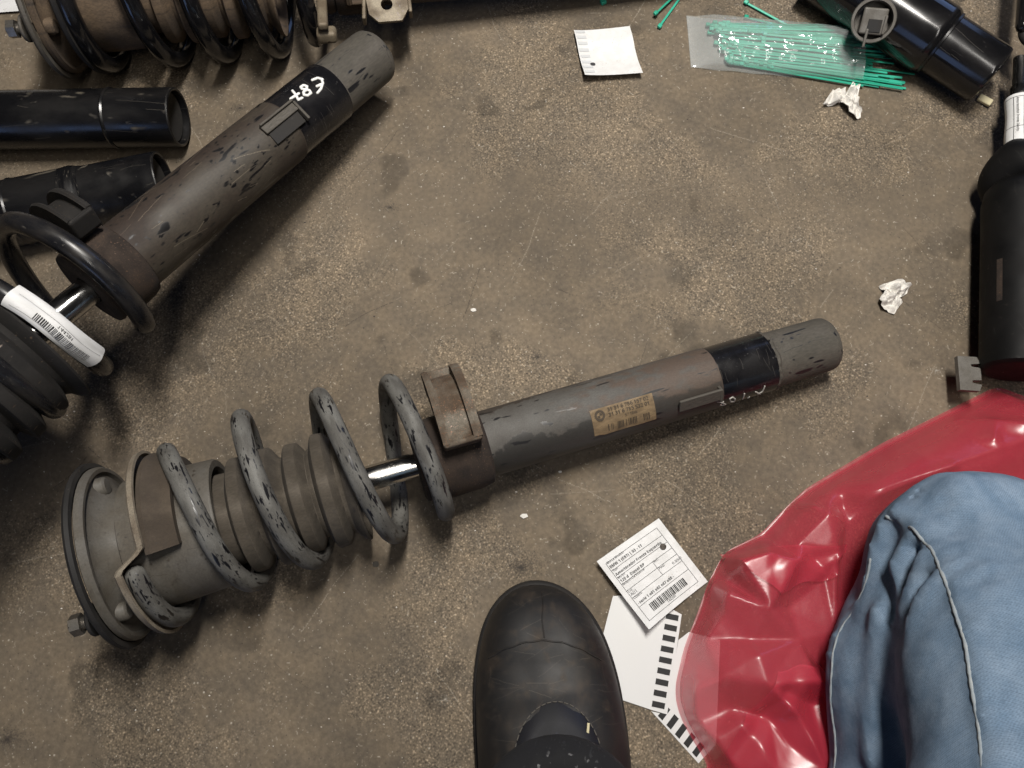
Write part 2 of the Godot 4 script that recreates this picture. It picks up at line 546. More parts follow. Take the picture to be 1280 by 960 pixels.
# the long tube of the strut in the middle: dust with a greasy wet patch that ends in a wavy edge, a brown smear, chips and scratches
func make_main_tube() -> StandardMaterial3D:
	var w := 1024
	var h := 768
	var n1 := noise_bytes(71, 0.006, w, h)
	var n2 := noise_bytes(72, 0.02, w, h, FastNoiseLite.TYPE_SIMPLEX_SMOOTH, 4)
	var n3 := noise_bytes(73, 0.4, w, h, FastNoiseLite.TYPE_VALUE, 2)
	var n4 := noise_bytes(74, 0.025, w, h, FastNoiseLite.TYPE_SIMPLEX_SMOOTH, 3, 4)
	var al := PackedByteArray()
	al.resize(w * h * 3)
	var ro := PackedByteArray()
	ro.resize(w * h)
	for y in h:
		var a := TAU * y / h
		if a > PI:
			a -= TAU
		for x in w:
			var i := y * w + x
			var u := float(x) / w
			var t := n1[i] / 255.0
			var k := n2[i] / 255.0 - 0.5
			var c := Vector3(88, 86, 82).lerp(Vector3(70, 66, 61), t)
			var r := 0.66
			# brown smear towards the sleeve
			var br := smoothstep(0.38, 0.62, u + k * 0.45) * smoothstep(1.25, 0.6, absf(a + 0.25) + k * 0.8)
			c = c.lerp(Vector3(84, 70, 60), br * 0.85)
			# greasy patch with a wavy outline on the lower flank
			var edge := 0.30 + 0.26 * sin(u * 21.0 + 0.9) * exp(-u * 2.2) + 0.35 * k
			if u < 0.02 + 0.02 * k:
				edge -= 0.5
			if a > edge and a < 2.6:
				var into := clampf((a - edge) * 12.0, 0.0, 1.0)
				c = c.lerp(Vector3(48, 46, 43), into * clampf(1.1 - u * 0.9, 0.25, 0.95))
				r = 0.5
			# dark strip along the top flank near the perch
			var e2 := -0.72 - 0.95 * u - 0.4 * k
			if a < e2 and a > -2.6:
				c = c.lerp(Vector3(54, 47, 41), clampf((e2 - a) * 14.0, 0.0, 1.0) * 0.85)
			var ch := n4[i] / 255.0
			if ch > 0.79 - 0.1 * smoothstep(0.5, 1.6, absf(a)):
				c = c.lerp(Vector3(26, 25, 26), clampf((ch - 0.79 + 0.1 * smoothstep(0.5, 1.6, absf(a))) * 24.0, 0.0, 1.0) * 0.9)
				r = 0.4
			var g := 1.0 + 0.24 * (n3[i] / 255.0 - 0.5)
			al[i * 3] = clampi(int(c.x * g), 0, 255)
			al[i * 3 + 1] = clampi(int(c.y * g), 0, 255)
			al[i * 3 + 2] = clampi(int(c.z * g), 0, 255)
			ro[i] = int(255 * r)
	var m := StandardMaterial3D.new()
	m.albedo_texture = tex_rgb(w, h, al)
	m.roughness_texture = tex_l(w, h, ro)
	m.roughness = 1.0
	return m


func make_floor() -> void:
	var w := 1760
	var h := 1360
	var n1 := noise_bytes(41, 0.0035, w, h, FastNoiseLite.TYPE_SIMPLEX_SMOOTH, 5)
	var n2 := noise_bytes(42, 0.02, w, h, FastNoiseLite.TYPE_SIMPLEX_SMOOTH, 4)
	var n3 := noise_bytes(43, 0.32, w, h, FastNoiseLite.TYPE_SIMPLEX_SMOOTH, 2)
	var n4 := noise_bytes(44, 0.008, w, h, FastNoiseLite.TYPE_SIMPLEX_SMOOTH, 3)
	var n5 := noise_bytes(45, 0.12, w, h, FastNoiseLite.TYPE_SIMPLEX_SMOOTH, 3)
	var al := PackedByteArray()
	al.resize(w * h * 3)
	var he := PackedByteArray()
	he.resize(w * h)
	for i in w * h:
		var a := n1[i] * 0.00392
		var b := n2[i] * 0.00392
		var g := n3[i] * 0.00392
		var k := (0.86 + 0.24 * a) * (0.94 + 0.12 * b)
		var s := n4[i] * 0.00392
		if s > 0.74:
			k *= 1.0 - minf((s - 0.74) * 2.2, 0.22) * (0.3 + b)
		var grains := g + (n5[i] * 0.00392 - 0.5) * 0.2
		var worn := clampf((n1[(i + 350000) % (w * h)] * 0.00392 - 0.42) * 5.0 + 0.3 * (b - 0.5), 0.12, 1.0)   # grit is worn flat in patches
		if grains > 0.62:
			k *= 1.0 + (grains - 0.62) * 2.5 * worn
		elif grains < 0.38:
			k *= 1.0 - (0.38 - grains) * 1.6 * worn
		k *= 0.9 + 0.2 * n5[i] * 0.00392
		var wm := (b - 0.5) * 6.0
		al[i * 3] = clampi(int(k * 107.0 + wm), 0, 255)
		al[i * 3 + 1] = clampi(int(k * 96.0 + wm * 0.6), 0, 255)
		al[i * 3 + 2] = clampi(int(k * 81.5), 0, 255)
		he[i] = clampi(int(90 + 90 * g + 50 * b), 0, 255)
	var r2 := RandomNumberGenerator.new()
	r2.seed = 99
	var dab := func(x: int, y: int, c: Vector3, st: float):
		var i := posmod(y, h) * w + posmod(x, w)
		al[i * 3] = int(lerpf(al[i * 3], c.x, st))
		al[i * 3 + 1] = int(lerpf(al[i * 3 + 1], c.y, st))
		al[i * 3 + 2] = int(lerpf(al[i * 3 + 2], c.z, st))
	for k in 15000:                                              # pale sand grains bedded in the concrete
		var x := r2.randi() % w
		var y := r2.randi() % h
		var tone := r2.randf()
		var c := Vector3(168, 158, 140).lerp(Vector3(206, 200, 188), tone)
		var big := r2.randf() < 0.07
		dab.call(x, y, c, r2.randf_range(0.35, 0.9))
		if big:
			dab.call(x + 1, y, c, 0.7)
			dab.call(x, y + 1, c, 0.6)
			dab.call(x + 1, y + 1, c, 0.5)
	for k in 5200:                                              # short pale flecks and fibres
		var x := r2.randf() * w
		var y := r2.randf() * h
		var an := r2.randf() * TAU
		var c := Vector3(146, 136, 120).lerp(Vector3(190, 183, 170), r2.randf())
		var st := r2.randf_range(0.3, 0.75)
		for s in r2.randi_range(2, 6):
			an += r2.randf_range(-0.5, 0.5)
			x += cos(an)
			y += sin(an)
			dab.call(int(x), int(y), c, st)
	for k in 6000:
		dab.call(r2.randi() % w, r2.randi() % h, Vector3(40, 36, 32), r2.randf_range(0.3, 0.7))
	for k in 240:                                               # scratches, pale and dark
		var x := r2.randf() * w
		var y := r2.randf() * h
		var an := r2.randf() * TAU
		var dark := r2.randf() < 0.3
		var c := Vector3(52, 46, 40) if dark else Vector3(172, 164, 150)
		var st := r2.randf_range(0.2, 0.6)
		for s in r2.randi_range(15, 110):
			an += r2.randf_range(-0.04, 0.04)
			x += cos(an)
			y += sin(an)
			if r2.randf() < 0.75:
				dab.call(int(x), int(y), c, st)
	for k in 24:                                                # dried paint and grease spots
		var x := r2.randf() * w
		var y := r2.randf() * h
		var pale := r2.randf() < 0.45
		var rad := r2.randf_range(4, 13) if pale else r2.randf_range(8, 30)
		for s in int(rad * rad * (0.8 if pale else 2.2)):
			var d := r2.randfn(0.0, 0.45) * rad
			var an := r2.randf() * TAU
			dab.call(int(x + cos(an) * d * 1.6), int(y + sin(an) * d), Vector3(168, 164, 156) if pale else Vector3(58, 53, 48), 0.3)
	var m := StandardMaterial3D.new()
	m.albedo_texture = tex_rgb(w, h, al)
	m.roughness = 0.78
	m.metallic_specular = 0.4
	m.heightmap_enabled = true
	m.heightmap_texture = tex_l(w, h, he)
	m.heightmap_scale = 0.05
	var mb := MB.new()
	mb.grid(8, 8, func(u, t): return Vector3((u - 0.5) * 8.8 + 0.07, 0.0, (t - 0.5) * 6.8 + 0.05), 8.0, 8.0, false, "up")
	tag(obj("floor", mb, m), "brown stained concrete workshop floor with pale grit", "", "", "structure")


# ------------------------------------------------------------------ struts
const D2R := PI / 180.0

func spring_points(keys: Array, radius: Callable, off: Callable, step := 6.0) -> PackedVector3Array:   # keys of (angle in degrees, s), rising
	var c := Curve.new()
	c.min_value = -1.0
	c.max_value = 1.0
	var p := PackedVector3Array()
	var a: float = keys[0].x
	while a <= keys[-1].x:
		var k := 0
		while k < keys.size() - 2 and a > keys[k + 1].x:
			k += 1
		# smooth (Catmull-Rom) between keys
		var p0: Vector2 = keys[maxi(k - 1, 0)]
		var p1: Vector2 = keys[k]
		var p2: Vector2 = keys[k + 1]
		var p3: Vector2 = keys[mini(k + 2, keys.size() - 1)]
		var t: float = (a - p1.x) / (p2.x - p1.x)
		var m1 := (p2.y - p0.y) / maxf(p2.x - p0.x, 1.0) * (p2.x - p1.x)
		var m2 := (p3.y - p1.y) / maxf(p3.x - p1.x, 1.0) * (p2.x - p1.x)
		var s := (2 * t * t * t - 3 * t * t + 1) * p1.y + (t * t * t - 2 * t * t + t) * m1 + (-2 * t * t * t + 3 * t * t) * p2.y + (t * t * t - t * t) * m2
		var u: float = (a - keys[0].x) / (keys[-1].x - keys[0].x)
		var r: float = radius.call(u)
		p.append(Vector3(s, r * cos(a * D2R), r * sin(a * D2R) + off.call(s)))
		a += step
	return p


func make_mount(t: Node3D, k: Dictionary) -> void:     # plate with bolts, spring seat, pad, hub
	var mb := MB.new()
	mb.lathe(PackedVector2Array([Vector2(-0.004, 0.0), Vector2(-0.004, 0.054), Vector2(-0.002, 0.058), Vector2(0.001, 0.058), Vector2(0.003, 0.0565), Vector2(0.003, 0.054), Vector2(0.0008, 0.0525), Vector2(0.0016, 0.048), Vector2(0.0042, 0.0435), Vector2(0.009, 0.0385), Vector2(0.019, 0.0335), Vector2(0.034, 0.031), Vector2(0.04, 0.031)]), 56, 2.0)
	obj("mount_plate", mb, k.mount, t)
	mb = MB.new()
	mb.lathe(PackedVector2Array([Vector2(-0.0055, 0.052), Vector2(-0.0075, 0.0545), Vector2(-0.0075, 0.0605), Vector2(-0.0055, 0.0622), Vector2(-0.003, 0.0618), Vector2(-0.0025, 0.0585)]), 56)
	obj("rubber_ring", mb, k.rubber, t)
	for a in k.get("bolts", [-62.0, 62.0, 180.0]):
		var c := ring(0.0, 0.0455, a * D2R)
		mb = MB.new()
		mb.lathe(PackedVector2Array([Vector2(0.001, 0.0065), Vector2(0.0065, 0.0062), Vector2(0.0078, 0.005), Vector2(0.008, 0.0)]), 18)
		var b := obj("bolt_head", mb, k.mount, t)
		b.position = c
		mb = MB.new()
		var prof := PackedVector2Array([Vector2(-0.0285, 0.0), Vector2(-0.028, 0.0034)])
		for i in 18:                                            # thread
			prof.append(Vector2(-0.027 + i * 0.001, 0.0040))
			prof.append(Vector2(-0.0265 + i * 0.001, 0.0034))
		prof.append(Vector2(-0.008, 0.0036))
		mb.lathe(prof, 16)
		if a > 0.0:
			b = obj("stud", mb, k.steel, t)
			b.position = c
		if a > 0.0 and a < 100.0:
			mb = MB.new()
			mb.lathe(PackedVector2Array([Vector2(-0.0155, 0.0042), Vector2(-0.0155, 0.0095), Vector2(-0.0145, 0.0102), Vector2(-0.013, 0.0102), Vector2(-0.0125, 0.0092), Vector2(-0.0125, 0.0042)]), 24)
			b = obj("washer", mb, k.rubber, t)
			b.position = c
			mb = MB.new()
			var hex := PackedVector2Array()
			for i in 6:
				hex.append(Vector2(0.0068 * cos(TAU * i / 6.0), 0.0068 * sin(TAU * i / 6.0)))
			mb.prism(hex, 0.006, Vector3(-0.0265, 0, 0), Basis(Vector3.UP, PI / 2))
			b = obj("nut", mb, k.steel, t)
			b.position = c
	# spring seat: a pan of pressed sheet that winds like the spring and drops in a step
	var ramp := func(a: float):
		var d := fposmod(a / D2R - 24.0, 360.0)
		var s := 0.0165 + 0.017 * d / 360.0
		s = lerpf(s, 0.0165, smoothstep(347.0, 360.0, d))
		return Vector2(s, 0.0)
	mb = MB.new()
	mb.arc(PackedVector2Array([Vector2(-0.0028, 0.044), Vector2(-0.0028, 0.0575), Vector2(-0.0012, 0.0596), Vector2(0.0022, 0.0606), Vector2(0.0026, 0.0585), Vector2(0.0004, 0.0572), Vector2(0.0, 0.044)]), 24.0 * D2R, 384.0 * D2R, 120, ramp, 2.0)
	obj("spring_seat", mb, k.rim, t)
	mb = MB.new()
	mb.arc(PackedVector2Array([Vector2(0.034, 0.0445), Vector2(0.034, 0.0565), Vector2(0.037, 0.057), Vector2(0.052, 0.0502), Vector2(0.052, 0.0445)]), -118.0 * D2R, 17.0 * D2R, 40, func(_a): return Vector2.ZERO)
	obj("spring_pad", mb, k.pad, t)
	mb = MB.new()
	mb.lathe(PackedVector2Array([Vector2(0.014, 0.040), Vector2(0.016, 0.0445), Vector2(0.05, 0.0435), Vector2(0.0715, 0.0425), Vector2(0.073, 0.0415), Vector2(0.073, 0.037), Vector2(0.06, 0.034)]), 48, 2.0)
	obj("hub", mb, k.hub, t)


func make_bellows(t: Node3D, s0: float, s1: float, count: int, r: float, mat: Material) -> void:
	var mb := MB.new()
	var prof := PackedVector2Array([Vector2(s0 - 0.012, r * 0.8)])
	var st := (s1 - s0) / count
	for k in count:
		var a := s0 + st * k
		var f := 1.0 + 0.03 * sin(k * 2.3)
		for q in [[0.0, 0.79], [0.05, 0.79], [0.19, 0.96], [0.24, 0.995], [0.29, 1.0], [0.62, 0.985], [0.68, 0.96], [0.74, 0.91], [0.88, 0.79]]:
			prof.append(Vector2(a + st * q[0], r * q[1] * f))
	prof.append(Vector2(s1, r * 0.86))
	prof.append(Vector2(s1 + 0.003, r * 0.98))
	prof.append(Vector2(s1 + 0.006, r * 1.03))
	prof.append(Vector2(s1 + 0.0075, r * 1.02))
	prof.append(Vector2(s1 + 0.006, r * 0.96))
	prof.append(Vector2(s1 - 0.004, r * 0.8))
	prof.append(Vector2(s1 - 0.05, r * 0.72))
	mb.lathe(prof, 48, 2.0)
	obj("bellows", mb, mat, t)


func make_perch(t: Node3D, s: float, k: Dictionary, a0 := -84.0, a1 := -6.0, f := 1.0) -> void:   # flange, collar and the tray that holds the spring's end
	var mb := MB.new()
	mb.lathe(PackedVector2Array([Vector2(s - 0.050 * f, 0.010), Vector2(s - 0.051 * f, 0.0235), Vector2(s - 0.0495 * f, 0.0268), Vector2(s - 0.046 * f, 0.0275), Vector2(s - 0.042 * f, 0.0262), Vector2(s - 0.04 * f, 0.022), Vector2(s - 0.03 * f, 0.022)]), 44, 1.0)
	obj("flange", mb, k.rust, t)
	mb = MB.new()
	mb.lathe(PackedVector2Array([Vector2(s - 0.041 * f, 0.020), Vector2(s - 0.04 * f, 0.0285), Vector2(s - 0.034 * f, 0.0295), Vector2(s - 0.01 * f, 0.029), Vector2(s - 0.002 * f, 0.0275), Vector2(s, 0.0235)]), 40, 1.0)
	obj("collar", mb, k.rust, t)
	var off := func(a: float):        # the seat ring is off centre
		return Vector2(0.0, 0.013 * sin(-a) + 0.0)
	mb = MB.new()
	mb.arc(PackedVector2Array([Vector2(s - 0.031 * f, 0.0315), Vector2(s - 0.031 * f, 0.0478), Vector2(s - 0.0285 * f, 0.0486), Vector2(s - 0.0265 * f, 0.0478), Vector2(s - 0.0265 * f, 0.0425), Vector2(s - 0.0105 * f, 0.0425), Vector2(s - 0.0105 * f, 0.0482), Vector2(s - 0.008 * f, 0.0488), Vector2(s - 0.0045 * f, 0.0482), Vector2(s - 0.0045 * f, 0.0315)]), a0 * D2R, a1 * D2R, 30, off)
	for a in [a0, a1]:                                         # closed ends of the tray
		var d: Vector2 = off.call(a * D2R)
		mb.box(ring(s - 0.018 * f, 0.0405 + d.y, a * D2R), Vector3(0.0262 * f, 0.0145, 0.004), Basis(Vector3.RIGHT, a * D2R), 0.0022)
	obj("spring_perch", mb, k.perch, t)


func rod_lathe(t: Node3D, s0: float, s1: float, r: float, mat: Material, called := "piston_rod") -> void:
	var mb := MB.new()
	mb.lathe(PackedVector2Array([Vector2(s0, 0.0), Vector2(s0, r), Vector2(s1, r), Vector2(s1, 0.0)]), 36)
	obj(called, mb, mat, t)


func build_main_strut() -> void:
	var t := thing("strut", "long dusty grey coil spring strut lying alone across the middle of the floor", "strut", axis_frame(Vector3(-0.2586, 0.062, -0.0241), Vector3(0.2336, 0.0235, -0.1793)), "used struts on the floor")
	make_mount(t, {"mount": M.mount, "rubber": M.rubber, "steel": M.steel, "rim": M.rim, "pad": M.pad, "hub": M.mount})
	make_bellows(t, 0.078, 0.152, 4, 0.0395, M.bellows)
	rod_lathe(t, 0.08, 0.215, 0.0088, M.chrome)
	var mb := MB.new()
	var pts := spring_points([Vector2(30, 0.0235), Vector2(120, 0.0275), Vector2(240, 0.035), Vector2(380, 0.0685), Vector2(740, 0.1078), Vector2(1100, 0.1646), Vector2(1460, 0.2096), Vector2(1548, 0.2125)],
		func(u): return lerpf(0.0525, 0.0535, minf(u * 3.0, 1.0)) - 0.005 * smoothstep(0.72, 0.95, u),
		func(s): return lerpf(-0.001, -0.011, smoothstep(0.03, 0.1, s)))
	mb.tube(pts, func(_u): return 0.0063, 18, 0.1)
	obj("coil_spring", mb, M.spring_grey, t)
	make_perch(t, 0.2525, {"rust": M.rust, "perch": M.perch}, -76.0, 3.0, 1.0)
	# tube, threaded sleeve, weld bead, end
	mb = MB.new()
	mb.lathe(PackedVector2Array([Vector2(0.2455, 0.0225), Vector2(0.247, 0.0238), Vector2(0.30, 0.0236), Vector2(0.424, 0.0233), Vector2(0.4255, 0.0229)]), 72, 1.0, 0.18)
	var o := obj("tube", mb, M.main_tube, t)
	mb = MB.new()
	var prof := PackedVector2Array()
	for k in 40:
		prof.append(Vector2(0.4255 + 0.0445 * k / 39.0, 0.0227 + 0.00012 * (k % 2)))
	mb.lathe(prof, 64, 1.0)
	obj("sleeve", mb, M.band, t)
	mb = MB.new()
	mb.grid(6, 72, func(u, w):
		var a: float = w * TAU
		var b := 0.0016 * sin(u * PI) * (1.0 + 0.3 * sin(a * 23.0) + 0.2 * sin(a * 41.0 + 1.0))
		return ring(0.469 + 0.0045 * u + 0.0006 * sin(a * 9.0), 0.0215 + b, a), 0.03, 1.0, true)
	obj("weld_bead", mb, M.grey_cap, t)
	mb = MB.new()
	mb.lathe(PackedVector2Array([Vector2(0.4715, 0.0213), Vector2(0.485, 0.0209), Vector2(0.519, 0.0207), Vector2(0.5225, 0.0202), Vector2(0.5245, 0.0188), Vector2(0.525, 0.0168), Vector2(0.525, 0.0)]), 64, 1.0)
	obj("end_cap", mb, M.grey_cap, t)
	# bracket that stands off the flank
	mb = MB.new()
	var am := 0.62
	mb.box(ring(0.4055, 0.0262, am + 0.1), Vector3(0.033, 0.0022, 0.010), Basis(Vector3.RIGHT, am + 0.35), 0.0008)
	mb.box(ring(0.4215, 0.0245, am + 0.12), Vector3(0.0022, 0.006, 0.011), Basis(Vector3.RIGHT, am + 0.3), 0.0008)
	obj("cable_bracket", mb, M.grey_cap, t)
	# sticker with emblem and print
	var rr := 0.0239
	mb = MB.new()
	mb.grid(12, 14, func(u, w):
		var s := lerpf(0.3255, 0.3722, u)
		var a := lerpf(0.122, 0.99, w)
		var cut := 0.0
		if w > 0.9 and u < 0.1:
			a -= 0.05
		return ring(s, rr + 0.00015 * sin(u * 9.0 + w * 7.0), a), 1.0, 1.0, false, "out")
	var st := obj("sticker", mb, M.sticker, t)
	tag(st, "tan printed part sticker")
	var on := func(x: float, y: float, normal := false):
		if normal:
			return ring(0.0, 1.0, 0.55)
		return ring(0.3255 + x, rr + 0.0005, 0.122 + (0.0205 - y) / rr)
	mb = MB.new()
	for k in 28:                                               # emblem: a dark ring, a thin line, two opposite dark quarters
		var a0 := TAU * k / 28.0
		var a1 := TAU * (k + 1) / 28.0
		var cx := 0.0062
		var cy := 0.0155
		var q := func(r: float, a: float): return on.call(cx + r * cos(a), cy + r * sin(a))
		mb.quad(q.call(0.0022, a0), q.call(0.0038, a0), q.call(0.0038, a1), q.call(0.0022, a1), ring(0, 1, 0.4))
		if (k / 7) % 2 == 0:
			mb.tri(q.call(0.0, a0), q.call(0.0018, a0), q.call(0.0018, a1), ring(0, 1, 0.4))
	obj("emblem", mb, M.sticker_ink, st)
	mb = MB.new()
	lettering("31 31 6 786 157 02", 0.0026, on, Vector2(0.0125, 0.0158), mb, 0, true)
	lettering("31 31 6 785 532 01", 0.0026, on, Vector2(0.0125, 0.0122), mb, 0, true)
	lettering("57 TRW", 0.002, on, Vector2(0.024, 0.0092), mb)
	obj("print", mb, M.sticker_ink, st)
	mb = MB.new()
	var r2 := RandomNumberGenerator.new()
	r2.seed = 5
	var x := 0.008
	while x < 0.041:
		var wd := r2.randf_range(0.0003, 0.0009)
		if r2.randf() < 0.8:
			mb.quad(on.call(x, 0.0025), on.call(x + wd, 0.0025), on.call(x + wd, 0.0078), on.call(x, 0.0078), ring(0, 1, 0.8))
		x += wd + r2.randf_range(0.0003, 0.0007)
	obj("barcode", mb, M.sticker_ink, st)
	# worn white handwriting
	mb = MB.new()
	for s in [[Vector2(0.4582, 1.029), Vector2(0.4576, 1.276), Vector2(0.4547, 1.382)], [Vector2(0.4515, 1.177), Vector2(0.4571, 1.45)], [Vector2(0.4477, 1.40), Vector2(0.4472, 1.46)], [Vector2(0.4421, 1.093), Vector2(0.4424, 1.40)],
		[Vector2(0.4352, 1.235), Vector2(0.4327, 1.086), Vector2(0.4305, 1.121), Vector2(0.4321, 1.328), Vector2(0.4355, 1.40), Vector2(0.4352, 1.235)], [Vector2(0.4206, 1.092), Vector2(0.4245, 1.188), Vector2(0.4291, 1.46), Vector2(0.4259, 1.40), Vector2(0.4234, 1.32), Vector2(0.4256, 1.185)]]:
		stroke(s, 0.0229, 0.0006, mb)
	obj("handwriting", mb, M.white_paint_worn, t)


func build_marked_strut() -> void:     # the strut with white handwriting that lies across the two black tubes
	var t := thing("strut", "strut with E87 handwritten in white, lying over two black tubes", "strut", axis_frame(Vector3(-0.2562, 0.105, -0.2155), Vector3(-0.1114, 0.042, -0.4238)), "used struts on the floor")
	make_perch(t, 0.0, {"rust": M.rust, "perch": M.dark_bellows}, -96.0, -10.0, 0.68)
	rod_lathe(t, -0.12, -0.03, 0.0093, M.chrome)
	var mb := MB.new()
	mb.lathe(PackedVector2Array([Vector2(-0.002, 0.023), Vector2(0.0, 0.0248), Vector2(0.148, 0.0244), Vector2(0.15, 0.0238)]), 64, 1.0)
	obj("tube", mb, M.e_tube, t)
	mb = MB.new()
	var prof := PackedVector2Array()
	for k in 48:
		prof.append(Vector2(0.15 + 0.053 * k / 47.0, 0.0236 + 0.00014 * (k % 2)))
	mb.lathe(prof, 60, 1.0)
	obj("sleeve", mb, M.band, t)
	mb = MB.new()
	mb.lathe(PackedVector2Array([Vector2(0.202, 0.0232), Vector2(0.205, 0.0226), Vector2(0.254, 0.0222), Vector2(0.258, 0.0217), Vector2(0.2605, 0.02), Vector2(0.2605, 0.0)]), 60, 1.0)
	obj("end_cap", mb, M.grey_cap, t)
	mb = MB.new()
	for s in [[Vector2(0.1925, 0.192), Vector2(0.1907, 0.054), Vector2(0.1865, 0.002)], [Vector2(0.1922, 0.169), Vector2(0.1901, 0.298), Vector2(0.1853, 0.394), Vector2(0.1807, 0.423)], [Vector2(0.1887, 0.291), Vector2(0.1846, 0.258)],
		[Vector2(0.1754, -0.063), Vector2(0.1782, -0.056), Vector2(0.1791, 0.062), Vector2(0.1763, 0.131), Vector2(0.1728, 0.136), Vector2(0.1713, 0.214), Vector2(0.173, 0.3), Vector2(0.1767, 0.303), Vector2(0.1774, 0.205), Vector2(0.1759, 0.103), Vector2(0.1745, 0.022), Vector2(0.1754, -0.063)],
		[Vector2(0.1687, -0.152), Vector2(0.1669, 0.049), Vector2(0.1648, 0.227), Vector2(0.1683, 0.248)], [Vector2(0.1617, 0.04), Vector2(0.1696, 0.068)]]:
		stroke(s, 0.0237, 0.0011, mb)
	obj("handwriting", mb, M.white_paint, t)
	# cable bracket: a folded strip that leaves a dark slot
	var am := 0.55
	var b := Basis(Vector3.RIGHT, am)
	mb = MB.new()
	mb.box(ring(0.1420, 0.0262, am - 0.22), Vector3(0.034, 0.0018, 0.007), Basis(Vector3.RIGHT, am - 0.3), 0.0007)
	mb.box(ring(0.1420, 0.0268, am - 0.36), Vector3(0.034, 0.005, 0.0018), Basis(Vector3.RIGHT, am - 0.3), 0.0007)
	mb.box(ring(0.1585, 0.0258, am - 0.02), Vector3(0.0022, 0.005, 0.016), Basis(Vector3.RIGHT, am - 0.1), 0.0007)
	obj("cable_bracket", mb, M.grey_cap, t)
	mb = MB.new()
	mb.box(ring(0.1415, 0.0248, am + 0.04), Vector3(0.03, 0.0014, 0.012), Basis(Vector3.RIGHT, am), 0.0004)
	obj("bracket_slot", mb, M.rubber, t)
	# spring: its last turns, towards the frame's edge
	mb = MB.new()
	var pts := spring_points([Vector2(-400, -0.158), Vector2(20, -0.112), Vector2(380, -0.076), Vector2(740, -0.031), Vector2(826, -0.0275)], func(_u): return 0.0495, func(_s): return -0.011)
	mb.tube(pts, func(_u): return 0.0068, 16, 0.1)
	var sp := obj("coil_spring", mb, M.spring_black, t)
	make_bellows(t, -0.20, -0.089, 6, 0.0465, M.dark_bellows)
	# barcode tag folded round the wire
	var path := spring_points([Vector2(-400, -0.158), Vector2(20, -0.112), Vector2(380, -0.076), Vector2(740, -0.031), Vector2(826, -0.0275)], func(_u): return 0.0495, func(_s): return -0.011, 2.0)
	var i0 := int((380.0 + 400.0) / 2.0)
	var i1 := int((446.0 + 400.0) / 2.0)
	var sheet := func(u: float, w: float, lift: float):
		var fi := lerpf(i0, i1, u)
		var i := int(fi)
		var c: Vector3 = path[i].lerp(path[i + 1], fi - i)
		var tan: Vector3 = (path[i + 1] - path[i]).normalized()
		var out := Vector3(0, c.y, c.z + 0.011).normalized()
		var side := tan.cross(out).normalized()
		var a := lerpf(-1.0, 1.1, w) + 0.12 * sin(u * 7.0)
		var r: float = 0.0075 + lift + 0.0008 * (1.0 + sin(u * 11.0 + w * 3.0)) * sin(w * PI) + 0.0022 * smoothstep(0.7, 1.0, w)
		return c + (out * cos(a) - side * sin(a)) * r
	mb = MB.new()
	mb.grid(40, 22, func(u, w): return sheet.call(u, w, 0.0), 1.0, 1.0, false, "out")
	var tg := obj("barcode_tag", mb, M.paper, t)
	tag(tg, "white barcode tag folded round the coil wire")
	mb = MB.new()
	var r2 := RandomNumberGenerator.new()
	r2.seed = 8
	var x := 0.26
	while x < 0.86:
		var wd := r2.randf_range(0.004, 0.013)
		for k in 5:
			var w0 := lerpf(0.22, 0.47, k / 5.0)
			var w1 := lerpf(0.22, 0.47, (k + 1) / 5.0)
			mb.quad(sheet.call(x, w0, 0.0003), sheet.call(x + wd, w0, 0.0003), sheet.call(x + wd, w1, 0.0003), sheet.call(x, w1, 0.0003), Vector3(0, 1, 0))
		x += wd + r2.randf_range(0.006, 0.012)
	for w in [0.2, 0.66]:
		for k in 30:
			var u0 := 0.06 + 0.9 * k / 30.0
			mb.quad(sheet.call(u0, w, 0.0003), sheet.call(u0 + 0.03, w, 0.0003), sheet.call(u0 + 0.03, w + 0.008, 0.0003), sheet.call(u0, w + 0.008, 0.0003), Vector3(0, 1, 0))
	obj("barcode", mb, M.ink_black, tg)
	mb = MB.new()
	lettering("144281", 0.0028, func(px, py, normal := false):
		if normal:
			return Vector3(0, 1, 0.3)
		return sheet.call(clampf(0.45 + px / 0.075, 0.0, 1.0), clampf(0.66 - py / 0.03, 0.0, 1.0), 0.0003), Vector2(0, 0.0005), mb)
	obj("number", mb, M.ink_black, tg)


